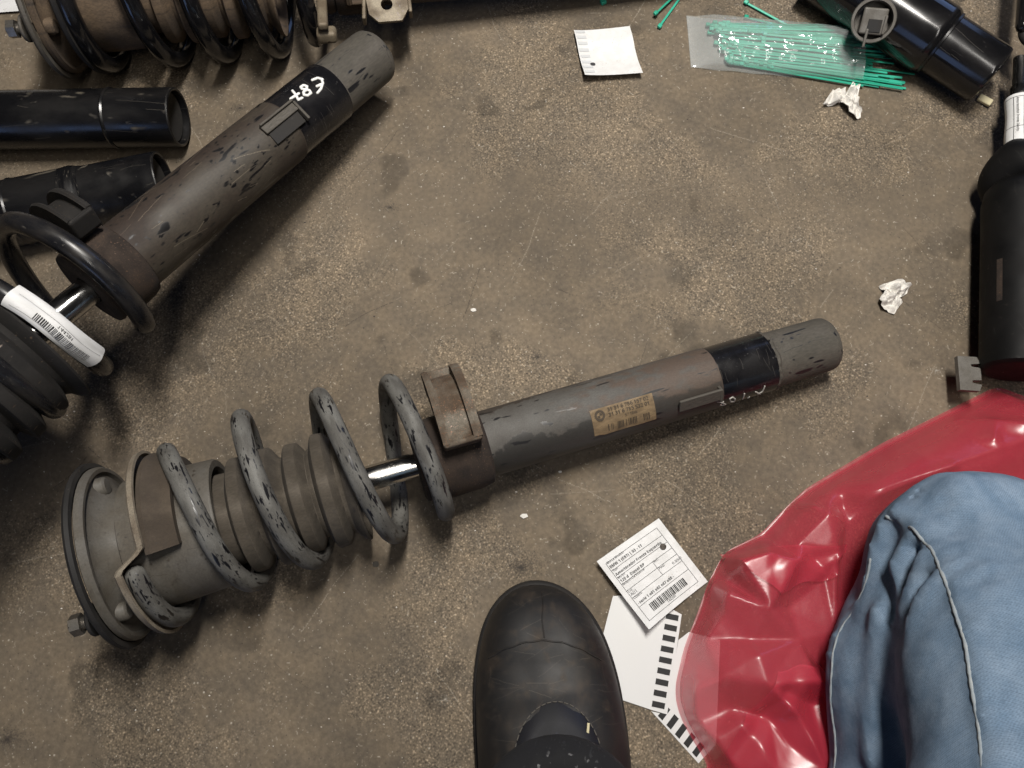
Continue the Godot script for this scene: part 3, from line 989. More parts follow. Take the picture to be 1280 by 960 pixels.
func build_brown_strut() -> void:      # along the far edge
	var t := thing("strut", "brown dusty strut with shiny black coils lying along the far edge", "strut", axis_frame(Vector3(-0.3683, 0.062, -0.463), Vector3(0.1113, 0.032, -0.532)), "used struts on the floor")
	make_mount(t, {"mount": M.brown_dust, "rubber": M.mount, "steel": M.steel, "rim": M.rubber, "pad": M.dark_bellows, "hub": M.brown_dust, "bolts": [70.0, 190.0]})
	make_bellows(t, 0.078, 0.168, 5, 0.041, M.brown_dust)
	rod_lathe(t, 0.08, 0.225, 0.0088, M.brown_dust)
	var mb := MB.new()
	var pts := spring_points([Vector2(30, 0.0235), Vector2(120, 0.0275), Vector2(240, 0.035), Vector2(380, 0.066), Vector2(740, 0.109), Vector2(1100, 0.152), Vector2(1460, 0.197), Vector2(1548, 0.201)],
		func(u): return 0.0545 - 0.004 * smoothstep(0.78, 0.98, u), func(s): return -0.002)
	mb.tube(pts, func(_u): return 0.0072, 16, 0.1)
	obj("coil_spring", mb, M.gloss_black, t)
	make_perch(t, 0.262, {"rust": M.rust, "perch": M.brown_dust}, 10.0, 80.0)
	mb = MB.new()
	mb.lathe(PackedVector2Array([Vector2(0.26, 0.022), Vector2(0.263, 0.0240), Vector2(0.52, 0.0236), Vector2(0.53, 0.022), Vector2(0.53, 0.0)]), 56, 1.0)
	obj("tube", mb, M.e_tube, t)
	# sheet metal ear with a hole
	mb = MB.new()
	var out := PackedVector2Array([Vector2(-0.017, -0.028), Vector2(0.019, -0.028), Vector2(0.018, 0.004), Vector2(0.012, 0.013), Vector2(-0.007, 0.013), Vector2(-0.014, 0.006)])
	var hole := PackedVector2Array()
	for k in 20:
		hole.append(Vector2(0.001 + 0.0048 * cos(TAU * k / 20.0), -0.001 + 0.0048 * sin(TAU * k / 20.0)))
	# the ear in two halves round the hole
	for side in [0, 1]:
		var poly := PackedVector2Array()
		if side == 0:
			poly.append_array([Vector2(0.001, -0.028), Vector2(0.019, -0.028), Vector2(0.018, 0.004), Vector2(0.012, 0.013), Vector2(0.001, 0.013)])
			for k in range(5, -6, -1):
				poly.append(hole[posmod(k, 20)])
		else:
			poly.append_array([Vector2(0.001, 0.013), Vector2(-0.007, 0.013), Vector2(-0.014, 0.006), Vector2(-0.017, -0.028), Vector2(0.001, -0.028)])
			for k in range(-5, -16, -1):
				poly.append(hole[posmod(k, 20)])
		mb.prism(poly, 0.003, Vector3.ZERO)
	mb.box(Vector3(-0.0165, -0.008, 0.005), Vector3(0.003, 0.036, 0.012), Basis(Vector3.BACK, 0.12), 0.001)
	mb.box(Vector3(0.0195, -0.010, 0.005), Vector3(0.003, 0.034, 0.012), Basis(Vector3.BACK, 0.0), 0.001)
	var ear := obj("bracket_ear", mb, M.galv, t)
	ear.transform = Transform3D(Basis(Vector3.RIGHT, PI / 2 + 0.25), Vector3(0.262, 0.012, 0.043))
	mb = MB.new()
	mb.grid(4, 20, func(u, w):
		var r := lerpf(0.0047, 0.0095, u)
		return Vector3(0.001 + r * cos(w * TAU), -0.001 + r * sin(w * TAU), 0.0032 + 0.0011 * sin(u * PI)), 1.0, 1.0, true)
	obj("hole_rim", mb, M.galv, ear)
	# second, smaller bracket on the perch
	mb = MB.new()
	mb.box(Vector3(0.212, 0.018, 0.046), Vector3(0.008, 0.006, 0.05), Basis(Vector3.RIGHT, -0.25), 0.002)
	mb.box(Vector3(0.213, 0.011, 0.066), Vector3(0.016, 0.01, 0.012), Basis(Vector3.RIGHT, -0.25), 0.003)
	obj("hook", mb, M.galv, t)


func open_tube(called: String, label: String, a: Vector3, b: Vector3, r: float, step: bool) -> void:
	var t := thing(called, label, "tube", axis_frame(a, b), "black damper tubes under the marked strut")
	var l := a.distance_to(b)
	var mb := MB.new()
	if step:
		mb.lathe(PackedVector2Array([Vector2(0.0, r + 0.0015), Vector2(l - 0.075, r + 0.0015), Vector2(l - 0.068, r + 0.0022), Vector2(l - 0.062, r + 0.0008), Vector2(l - 0.058, r), Vector2(l - 0.002, r), Vector2(l - 0.0006, r - 0.0004), Vector2(l, r - 0.0014), Vector2(l - 0.0006, r - 0.0024), Vector2(l - 0.04, r - 0.003)]), 64, 1.0)
	else:
		mb.lathe(PackedVector2Array([Vector2(0.0, r), Vector2(l - 0.0535, r), Vector2(l - 0.0525, r + 0.0005), Vector2(l - 0.0515, r), Vector2(l - 0.002, r), Vector2(l - 0.0006, r - 0.0004), Vector2(l, r - 0.0014), Vector2(l - 0.0006, r - 0.0024), Vector2(l - 0.04, r - 0.003)]), 64, 1.0)
	obj("tube_wall", mb, M.black_tube, t)
	mb = MB.new()
	mb.lathe(PackedVector2Array([Vector2(l - 0.006, r - 0.0027), Vector2(l - 0.005, r * 0.8), Vector2(l - 0.008, r * 0.5), Vector2(l - 0.009, 0.0)]), 48)
	obj("end_plug", mb, M.rubber, t)
	mb = MB.new()
	mb.lathe(PackedVector2Array([Vector2(l - 0.0545, r + 0.0004), Vector2(l - 0.053, r + 0.0011), Vector2(l - 0.0515, r + 0.0004)]) if not step else PackedVector2Array([Vector2(l - 0.1165, r + 0.0016), Vector2(l - 0.115, r + 0.0022), Vector2(l - 0.1135, r + 0.0016)]), 64)
	obj("weld_line", mb, M.black_tube, t)


func build_damper() -> void:       # shiny black body, far right
	var a := Vector3(0.3119, 0.03, -0.4861)
	var b := Vector3(0.3990, 0.029, -0.4128)
	var d := (b - a).normalized()
	var t := thing("damper", "glossy black stepped damper body pointing down at the label wrapped rod", "damper", axis_frame(a - d * 0.06, b))
	var l := a.distance_to(b) + 0.06
	var mb := MB.new()
	mb.lathe(PackedVector2Array([Vector2(0.0, 0.0), Vector2(0.0, 0.0285), Vector2(l - 0.058, 0.0285), Vector2(l - 0.0535, 0.0278), Vector2(l - 0.0505, 0.0258)]), 64)
	obj("body", mb, M.gloss_black, t)
	mb = MB.new()
	mb.lathe(PackedVector2Array([Vector2(l - 0.054, 0.0245), Vector2(l - 0.048, 0.0246), Vector2(l - 0.004, 0.0244), Vector2(l - 0.0012, 0.0236), Vector2(l, 0.0215), Vector2(l, 0.0)]), 64)
	obj("lower_body", mb, M.gloss_black, t)
	mb = MB.new()
	mb.lathe(PackedVector2Array([Vector2(l - 0.051, 0.0246), Vector2(l - 0.0505, 0.0262), Vector2(l - 0.0488, 0.0262), Vector2(l - 0.0482, 0.0246)]), 64)
	obj("crimp_ring", mb, M.black_tube, t)
	# grey plastic socket with a plug
	var c := Node3D.new()
	c.name = "cable_socket"
	t.add_child(c, true)
	c.transform = Transform3D(t.transform.basis.inverse() * Basis(Vector3(0, 0, 1), 0.42) * Basis(Vector3(1, 0, 0), 0.62), t.transform.affine_inverse() * Vector3(0.2985, 0.044, -0.4550))
	mb = MB.new()
	mb.lathe(PackedVector2Array([Vector2(-0.012, 0.0), Vector2(-0.012, 0.015), Vector2(0.008, 0.0175), Vector2(0.0095, 0.0168), Vector2(0.0095, 0.0148), Vector2(0.006, 0.0142), Vector2(-0.003, 0.0138), Vector2(-0.004, 0.0)]), 40)
	var o := obj("socket_ring", mb, M.grey_plastic, c)
	o.rotation = Vector3(0, 0, PI / 2)
	mb = MB.new()
	mb.box(Vector3(0.0, 0.002, 0.001), Vector3(0.019, 0.018, 0.020), Basis(Vector3.UP, -0.35), 0.0015)
	obj("plug", mb, M.grey_plastic, c)
	mb = MB.new()
	for s in [-1.0, 1.0]:
		mb.box(Vector3(0.0075 * s, 0.011, 0.009 - 0.003 * s), Vector3(0.002, 0.004, 0.014), Basis(Vector3.UP, -0.35), 0.0006)
	obj("plug_latch", mb, M.grey_plastic, c)
	mb = MB.new()
	mb.box(Vector3(0.0, 0.0112, 0.0045), Vector3(0.0105, 0.0012, 0.0095), Basis(Vector3.UP, -0.35), 0.0002)
	obj("plug_face", mb, M.rubber, c)
	# a dark green part and a black body lie behind, mostly outside the picture
	t = thing("spare_part", "dark body in shade behind the clear bag, by the grey socket", "car part", axis_frame(Vector3(0.200, 0.075, -0.620), Vector3(0.290, 0.06, -0.560)))
	mb = MB.new()
	mb.lathe(PackedVector2Array([Vector2(-0.05, 0.0), Vector2(-0.05, 0.03), Vector2(0.06, 0.03), Vector2(0.066, 0.027), Vector2(0.068, 0.022), Vector2(0.068, 0.0)]), 48)
	obj("body", mb, M.rubber, t)


func build_right_strut() -> void:
	var a := Vector3(0.4014, 0.034, -0.3072)
	var b := Vector3(0.3740, 0.034, -0.1466)
	var t := thing("strut", "black strut at the right edge with a white label round its chrome rod", "strut", axis_frame(a, b), "used struts on the floor")
	var mb := MB.new()
	mb.lathe(PackedVector2Array([Vector2(-0.004, 0.0), Vector2(-0.004, 0.012), Vector2(-0.001, 0.019), Vector2(0.006, 0.0245), Vector2(0.016, 0.0265), Vector2(0.145, 0.0265), Vector2(0.152, 0.0262), Vector2(0.1538, 0.0235), Vector2(0.1542, 0.021), Vector2(0.1542, 0.0)]), 56)
	obj("tube", mb, M.black_satin, t)
	mb = MB.new()
	mb.grid(24, 40, func(u, w):           # lobed rubber seat
		var q: float = w * TAU
		var r := 0.014 + 0.0175 * pow(sin(PI * clampf(u, 0.02, 0.98)), 0.6) * (0.8 + 0.2 * cos(q * 2.0 + 0.9))
		return Vector3(-0.022 + 0.034 * u + 0.013 * sin(q - 2.3), r * cos(q) * 0.9, r * sin(q)), 1.0, 1.0, true)
	obj("rubber_seat", mb, M.black_satin, t)
	mb = MB.new()
	mb.lathe(PackedVector2Array([Vector2(-0.12, 0.0), Vector2(-0.12, 0.0056), Vector2(-0.094, 0.0056), Vector2(-0.091, 0.0074), Vector2(-0.082, 0.0074), Vector2(-0.082, 0.0098), Vector2(0.0, 0.0098)]), 36)
	obj("piston_rod", mb, M.chrome, t)
	var sheet := func(x: float, y: float, lift: float):    # label wound round the rod
		var q := y / 0.0108
		return ring(-0.0800 + x, 0.0106 + lift + 0.0004 * sin(x * 160.0 + y * 90.0), q)
	mb = MB.new()
	mb.grid(30, 30, func(u, w): return sheet.call(0.052 * u, lerpf(-0.027, 0.027, w), 0.0), 1.0, 1.0, false, "out")
	var lb := obj("paper_label", mb, M.paper, t)
	mb = MB.new()
	for y in [-0.018, -0.011, -0.004, 0.003, 0.010, 0.017]:
		for k in 12:
			var x0 := 0.003 + 0.046 * k / 12.0
			mb.quad(sheet.call(x0, y, 0.0003), sheet.call(x0 + 0.0039, y, 0.0003), sheet.call(x0 + 0.0039, y + 0.0004, 0.0003), sheet.call(x0, y + 0.0004, 0.0003), ring(0, 1, y / 0.0108))
	for x0 in [0.003, 0.03, 0.049]:
		for k in 8:
			var y0 := -0.018 + 0.035 * k / 8.0
			mb.quad(sheet.call(x0, y0, 0.0003), sheet.call(x0 + 0.0004, y0, 0.0003), sheet.call(x0 + 0.0004, y0 + 0.0044, 0.0003), sheet.call(x0, y0 + 0.0044, 0.0003), ring(0, 1, y0 / 0.0108))
	obj("ruled_lines", mb, M.ink, lb)
	mb = MB.new()
	var onl := func(x: float, y: float, normal := false):
		if normal:
			return ring(0, 1, -0.2)
		return sheet.call(x, -y, 0.0004)
	lettering("Amortecedor Frente Direito", 0.0018, onl, Vector2(0.004, -0.0088), mb)
	lettering("serie 1 e81 e82 e87 e88", 0.0018, onl, Vector2(0.004, 0.0055), mb)
	obj("print", mb, M.ink_black, lb)
	mb = MB.new()
	for k in 16:
		mb.tri(sheet.call(0.0445, -0.0005, 0.0006), sheet.call(0.0445 + 0.0026 * cos(TAU * k / 16.0), -0.0005 + 0.0026 * sin(TAU * k / 16.0), 0.0006), sheet.call(0.0445 + 0.0026 * cos(TAU * (k + 1) / 16.0), -0.0005 + 0.0026 * sin(TAU * (k + 1) / 16.0), 0.0006), ring(0, 1, 0.0))
	obj("punched_hole", mb, M.ink_black, lb)
	# clip on the flank
	mb = MB.new()
	var poly := PackedVector2Array([Vector2(0.0, 0.0), Vector2(0.0265, 0.0), Vector2(0.0265, 0.0145), Vector2(0.0215, 0.0165), Vector2(0.0205, 0.0095), Vector2(0.0185, 0.0098), Vector2(0.018, 0.0165), Vector2(0.0085, 0.0165), Vector2(0.0078, 0.0098), Vector2(0.006, 0.0095), Vector2(0.005, 0.0165), Vector2(0.0, 0.0145)])
	mb.prism(poly, 0.0045, Vector3.ZERO)
	var cl := obj("clip", mb, M.grey_plastic, t)
	var loc := t.transform.affine_inverse()
	cl.transform = loc * Transform3D(Basis(Vector3(-0.07, 0, 1).normalized(), Vector3(1, 0.0, 0.07).normalized(), Vector3(0, -1, 0)), Vector3(0.3360, 0.026, -0.1705))
	mb = MB.new()
	mb.grid(8, 6, func(u, w): return ring(0.072 + 0.034 * u, 0.0268, lerpf(0.98, 1.14, w)), 1.0, 1.0, false, "out")
	tag(obj("part_sticker", mb, M.rust, t), "narrow dark brown sticker on the flank")
	# link bar with an eye that touches the rod
	var t2 := thing("link_bar", "black link bar with an eye lying over the rod's top end", "car part", Transform3D(Basis(), Vector3(0.4250, 0.05, -0.50)))
	mb = MB.new()
	mb.tube(PackedVector3Array([Vector3(0.022, 0.004, -0.06), Vector3(0.010, 0.003, -0.02), Vector3(-0.002, 0.001, 0.03), Vector3(-0.0075, 0.0, 0.055)]), func(u): return 0.0078 - 0.002 * u, 18, 0.1)
	obj("bar", mb, M.gloss_black, t2)
	mb = MB.new()
	mb.grid(24, 14, func(u, w):
		var q: float = u * TAU
		return Vector3(0.004 + (0.009 + 0.0045 * cos(w * TAU)) * cos(q), 0.0045 * sin(w * TAU) - 0.004, 0.060 + (0.009 + 0.0045 * cos(w * TAU)) * sin(q)), 1.0, 1.0, true)
	obj("eye", mb, M.rubber, t2)


# ------------------------------------------------------------------ papers
# a thin sheet between four corners (tl, tr, br, bl) with a lift function
func paper_sheet(called: String, label: String, cat: String, c: Array, lift: Callable, group := "") -> Array:
	var mid: Vector3 = (c[0] + c[1] + c[2] + c[3]) / 4.0
	mid.y = 0.0
	var t := thing(called, label, cat, Transform3D(Basis(), mid), group)
	var at := func(u: float, w: float):
		var p: Vector3 = (c[0].lerp(c[1], u)).lerp(c[3].lerp(c[2], u), w) - mid
		return Vector3(p.x, lift.call(u, w), p.z)
	var mb := MB.new()
	mb.grid(24, 24, at, 1.0, 1.0, false, "up")
	mb.grid(24, 24, func(u, w): return at.call(u, w) - Vector3(0, 0.00022, 0), 1.0, 1.0, false, "up")
	var o := obj("sheet", mb, M.paper, t)
	return [t, at, o]


func build_papers() -> void:
	# printed label
	var c := [Vector3(0.0614, 0.0, -0.0199), Vector3(0.1090, 0.0, -0.0513), Vector3(0.1424, 0.0, -0.0057), Vector3(0.0961, 0.0, 0.0270)]
	var lift := func(u: float, w: float): return 0.0022 + 0.0045 * pow(absf(1.0 - u), 2.0) * 1.2 + 0.006 * pow(w, 3.0) * pow(1.0 - u, 1.5) + 0.0055 * pow(absf(u - 0.55), 2.0)
	var r := paper_sheet("paper_label", "white printed label with barcode, topmost of the papers beside the boot", "label", c, lift)
	var at: Callable = r[1]
	var t: Node3D = r[0]
	var L := 0.057
	var on := func(x: float, y: float, normal := false):
		if normal:
			return Vector3.UP
		return at.call(x / L, 1.0 - y / L) + Vector3(0, 0.0003, 0)
	var line := func(mb: MB, x0: float, y0: float, x1: float, y1: float, wd: float):
		var d := Vector2(x1 - x0, y1 - y0)
		var k := 8
		var nrm := Vector2(-d.y, d.x).normalized() * wd
		for i in k:
			var p := Vector2(x0, y0) + d * (float(i) / k)
			var q := Vector2(x0, y0) + d * (float(i + 1) / k)
			mb.quad(on.call(p.x, p.y), on.call(q.x, q.y), on.call(q.x + nrm.x, q.y + nrm.y), on.call(p.x + nrm.x, p.y + nrm.y), Vector3.UP)
	var mb := MB.new()
	var x0 := 0.0045
	var x1 := 0.0515
	for e in [[x0, 0.052, x1, 0.052], [x0, 0.004, x1, 0.004], [x0, 0.004, x0, 0.052], [x1, 0.004, x1, 0.052], [x0, 0.0455, x1, 0.0455], [x0, 0.0395, x1, 0.0395], [x0, 0.034, x1, 0.034], [x0, 0.0285, x1, 0.0285], [x0, 0.0225, x1, 0.0225], [x0, 0.0150, x1, 0.0150], [0.0335, 0.0225, 0.0335, 0.034]]:
		line.call(mb, e[0], e[1], e[2], e[3], 0.00028)
	obj("ruled_lines", mb, M.ink, t)
	mb = MB.new()
	lettering("BMW 1 (E87) | 03 - 11", 0.0021, on, Vector2(0.0053, 0.0465), mb, 0, true)
	lettering("Amortecedor Frente Esquerdo", 0.00205, on, Vector2(0.0053, 0.0402), mb, 0, true)
	lettering("120 d  Diesel BP", 0.0021, on, Vector2(0.0053, 0.0346), mb, 0, true)
	lettering("0.3000", 0.0019, on, Vector2(0.0445, 0.0234), mb)
	lettering("A01", 0.0024, on, Vector2(0.0053, 0.0230), mb)
	lettering("- serie 1 e81 e82 e87 e88 -", 0.0020, on, Vector2(0.0053, 0.0158), mb, 0, true)
	lettering("144280", 0.0016, on, Vector2(0.024, 0.0046), mb)
	for e in [["Marca Modelo", 0.0504], ["Tipo", 0.0438], ["Motor", 0.0378], ["Referencia Interna", 0.0323], ["Loc.", 0.0262], ["Observ.", 0.0205]]:
		lettering(e[0], 0.0011, on, Vector2(0.0053, e[1]), mb)
	lettering("Ref.", 0.0011, on, Vector2(0.0342, 0.0322), mb)
	lettering("Peso", 0.0011, on, Vector2(0.0342, 0.0262), mb)
	obj("print", mb, M.ink, t)
	mb = MB.new()
	var r2 := RandomNumberGenerator.new()
	r2.seed = 3
	var x := 0.0115
	while x < 0.0445:
		var wd := r2.randf_range(0.00035, 0.001)
		mb.quad(on.call(x, 0.007), on.call(x + wd, 0.007), on.call(x + wd, 0.0128), on.call(x, 0.0128), Vector3.UP)
		x += wd + r2.randf_range(0.0003, 0.0008)
	obj("barcode", mb, M.ink_black, t)
	mb = MB.new()
	for k in 20:
		var a0 := TAU * k / 20.0
		var a1 := TAU * (k + 1) / 20.0
		mb.tri(on.call(0.0465, 0.0385) + Vector3(0, 0.0003, 0), on.call(0.0465 + 0.0024 * cos(a0), 0.0385 + 0.0024 * sin(a0)) + Vector3(0, 0.0003, 0), on.call(0.0465 + 0.0024 * cos(a1), 0.0385 + 0.0024 * sin(a1)) + Vector3(0, 0.0003, 0), Vector3.UP)
	obj("punched_hole", mb, grime(80, c8(78, 70, 62), c8(60, 54, 48), c8(40, 36, 32), {"tri": 40.0}), t)

	# blank backs with black registration bars
	back_paper("paper_label", "blank label back with black bars down its side, under the printed label", [Vector2(0.0733, 0.0044), Vector2(0.0629, 0.0391), Vector2(0.0709, 0.0727), Vector2(0.0985, 0.0815), Vector2(0.1085, 0.0842), Vector2(0.1225, 0.0172), Vector2(0.0960, 0.0030)], 0.0016, Vector2(0.1205, 0.0172), Vector2(0.1060, 0.0835), 9, Vector2(-0.0088, -0.0018))
	back_paper("paper_label", "label with black bars half covered by the red plastic", [Vector2(0.1271, 0.0293), Vector2(0.1193, 0.0348), Vector2(0.1076, 0.0843), Vector2(0.0976, 0.0822), Vector2(0.1286, 0.1156), Vector2(0.1416, 0.1034), Vector2(0.1492, 0.0348)], 0.0008, Vector2(0.1015, 0.0845), Vector2(0.1295, 0.1140), 5, Vector2(0.0060, -0.0070))

	# label lying face down at the far side
	c = [Vector3(0.0548, 0.0, -0.4786), Vector3(0.1049, 0.0, -0.4853), Vector3(0.1133, 0.0, -0.4324), Vector3(0.0628, 0.0, -0.4283)]
	r = paper_sheet("paper_label", "white label lying face down near the bag of green cable ties", "label", c, func(u, w): return 0.0012 + 0.005 * pow(w, 4.0) + 0.003 * pow(1.0 - u, 4.0) + 0.0016 * pow(absf(sin(w * 4.5 + 0.6)), 3.0))
	at = r[1]
	mb = MB.new()
	for k in 8:
		var w0 := 0.01 + k * 0.125
		mb.quad(at.call(0.02, w0) + Vector3(0, 0.0003, 0), at.call(0.19, w0) + Vector3(0, 0.0003, 0), at.call(0.19, w0 + 0.06) + Vector3(0, 0.0003, 0), at.call(0.02, w0 + 0.06) + Vector3(0, 0.0003, 0), Vector3.UP)
	tag(obj("faint_bars", mb, M.ink_pale, r[0]), "grey bars showing through the paper")
	mb = MB.new()
	for k in 16:
		mb.tri(at.call(0.2, 0.72) + Vector3(0, 0.0006, 0), at.call(0.2 + 0.045 * cos(TAU * k / 16.0), 0.72 + 0.038 * sin(TAU * k / 16.0)) + Vector3(0, 0.0006, 0), at.call(0.2 + 0.045 * cos(TAU * (k + 1) / 16.0), 0.72 + 0.038 * sin(TAU * (k + 1) / 16.0)) + Vector3(0, 0.0006, 0), Vector3.UP)
	obj("punched_hole", mb, M.ink, r[0])
	# corner of a sheet
	c = [Vector3(-0.55, 0.0, -0.56), Vector3(-0.4440, 0.0, -0.565), Vector3(-0.4392, 0.0, -0.5000), Vector3(-0.545, 0.0, -0.492)]
	paper_sheet("paper_sheet", "white paper whose corner shows behind the brown dusty strut", "paper", c, func(u, w): return 0.0012 + 0.002 * u * w)
	# crumpled scraps
	scrap("white torn paper scrap below the open end of the clear bag", PackedVector2Array([Vector2(0.2675, -0.4034), Vector2(0.2761, -0.4159), Vector2(0.2852, -0.4168), Vector2(0.2881, -0.4140), Vector2(0.2960, -0.4263), Vector2(0.3003, -0.4206), Vector2(0.2958, -0.4028), Vector2(0.3009, -0.3982), Vector2(0.2994, -0.3917), Vector2(0.2943, -0.3899), Vector2(0.2849, -0.4000), Vector2(0.2817, -0.4075), Vector2(0.2764, -0.4037)]), 31)
	scrap("white crumpled paper scrap alone on the floor beside the black strut", PackedVector2Array([Vector2(0.2960, -0.2367), Vector2(0.3086, -0.2400), Vector2(0.3209, -0.2367), Vector2(0.3179, -0.2303), Vector2(0.3097, -0.2254), Vector2(0.3106, -0.2206), Vector2(0.3051, -0.2126), Vector2(0.2951, -0.2174), Vector2(0.2929, -0.2238), Vector2(0.2985, -0.2319)]), 37)
	# cream chip under the damper's end
	var cm := MB.new()
	cm.box(Vector3.ZERO, Vector3(0.012, 0.004, 0.006), Basis(), 0.001)
	var ch := obj("plastic_chip", cm, M.cream)
	ch.transform = Transform3D(Basis(Vector3.UP, -0.6) * Basis(Vector3.RIGHT, 0.3), Vector3(0.4075, 0.004, -0.4075))
	tag(ch, "small cream plastic chip under the end of the damper", "chip")
	# paint flakes
	var spots := [[-0.0308, -0.2166, 0.0055, 0.003], [0.009, -0.0533, 0.006, 0.004], [-0.1, -0.0183, 0.0055, 0.005], [0.0364, -0.0863, 0.003, 0.002]]
	var words := ["small white paper flake in the open middle of the floor", "pale flake on the floor above the boot toe", "grey flake on the floor below the bellows", "tiny pale flake on the floor below the main tube"]
	for k in spots.size():
		var s: Array = spots[k]
		var poly := PackedVector2Array()
		for i in 7:
			var a := TAU * i / 7.0 + rng.randf_range(-0.3, 0.3)
			poly.append(Vector2(cos(a) * s[2] * 0.5, sin(a) * s[3] * 0.5) * rng.randf_range(0.75, 1.1))
		var fb := MB.new()
		fb.prism(poly, 0.0008, Vector3(0, 0.0009, 0), Basis(Vector3.RIGHT, PI / 2))
		var f := obj("paper_flake", fb, M.tissue if k != 2 else M.grey_cap)
		f.position = Vector3(s[0], 0.0, s[1])
		tag(f, words[k], "flake", "flakes lying on the floor")


func back_paper(called: String, label: String, poly: Array, y: float, b0: Vector2, b1: Vector2, count: int, across: Vector2) -> void:
	var mid := Vector2.ZERO
	for p in poly:
		mid += p / poly.size()
	var t := thing(called, label, "label", Transform3D(Basis(), Vector3(mid.x, 0, mid.y)))
	var mb := MB.new()
	var pp := PackedVector2Array()
	for p in poly:
		pp.append(p - mid)
	mb.prism(pp, 0.00025, Vector3(0, y, 0), Basis(Vector3.RIGHT, PI / 2))
	obj("sheet", mb, M.paper, t)
	mb = MB.new()
	for k in count:
		var p := b0.lerp(b1, (k + 0.1) / count) - mid
		var q := b0.lerp(b1, (k + 0.62) / count) - mid
		var h := y + 0.0004
		mb.quad(Vector3(p.x, h, p.y), Vector3(q.x, h, q.y), Vector3(q.x + across.x, h, q.y + across.y), Vector3(p.x + across.x, h, p.y + across.y), Vector3.UP)
	obj("black_bars", mb, M.ink_black, t)


func scrap(label: String, poly: PackedVector2Array, seed_no: int) -> void:
	var fn := FastNoiseLite.new()
	fn.seed = seed_no
	fn.noise_type = FastNoiseLite.TYPE_CELLULAR
	fn.cellular_return_type = FastNoiseLite.RETURN_DISTANCE2_SUB
	fn.frequency = 130.0
	var mid := Vector2.ZERO
	for p in poly:
		mid += p / poly.size()
	# fan the polygon into a dense grid: rings from the middle to the outline
	var m := poly.size()
	var edge := func(w: float):
		var f := w * m
		var i := int(f) % m
		return poly[i].lerp(poly[(i + 1) % m], f - int(f)) - mid
	var mb := MB.new()
	for dy in [0.0, -0.0004]:
		mb.grid(14, m * 5, func(u, w):
			var p: Vector2 = edge.call(w) * u
			var h: float = 0.0010 + 0.013 * (1.0 + fn.get_noise_2d(p.x + 3.0, p.y + 1.0)) + 0.0045 * (1.0 - u) + 0.0035 * sin(w * TAU * 3.0 + seed_no) * u
			return Vector3(p.x, maxf(h, 0.0012) + dy, p.y), 1.0, 1.0, true, "up")
	var o := obj("paper_scrap", mb, M.tissue)
	o.position = Vector3(mid.x, 0, mid.y)
	tag(o, label, "paper scrap")


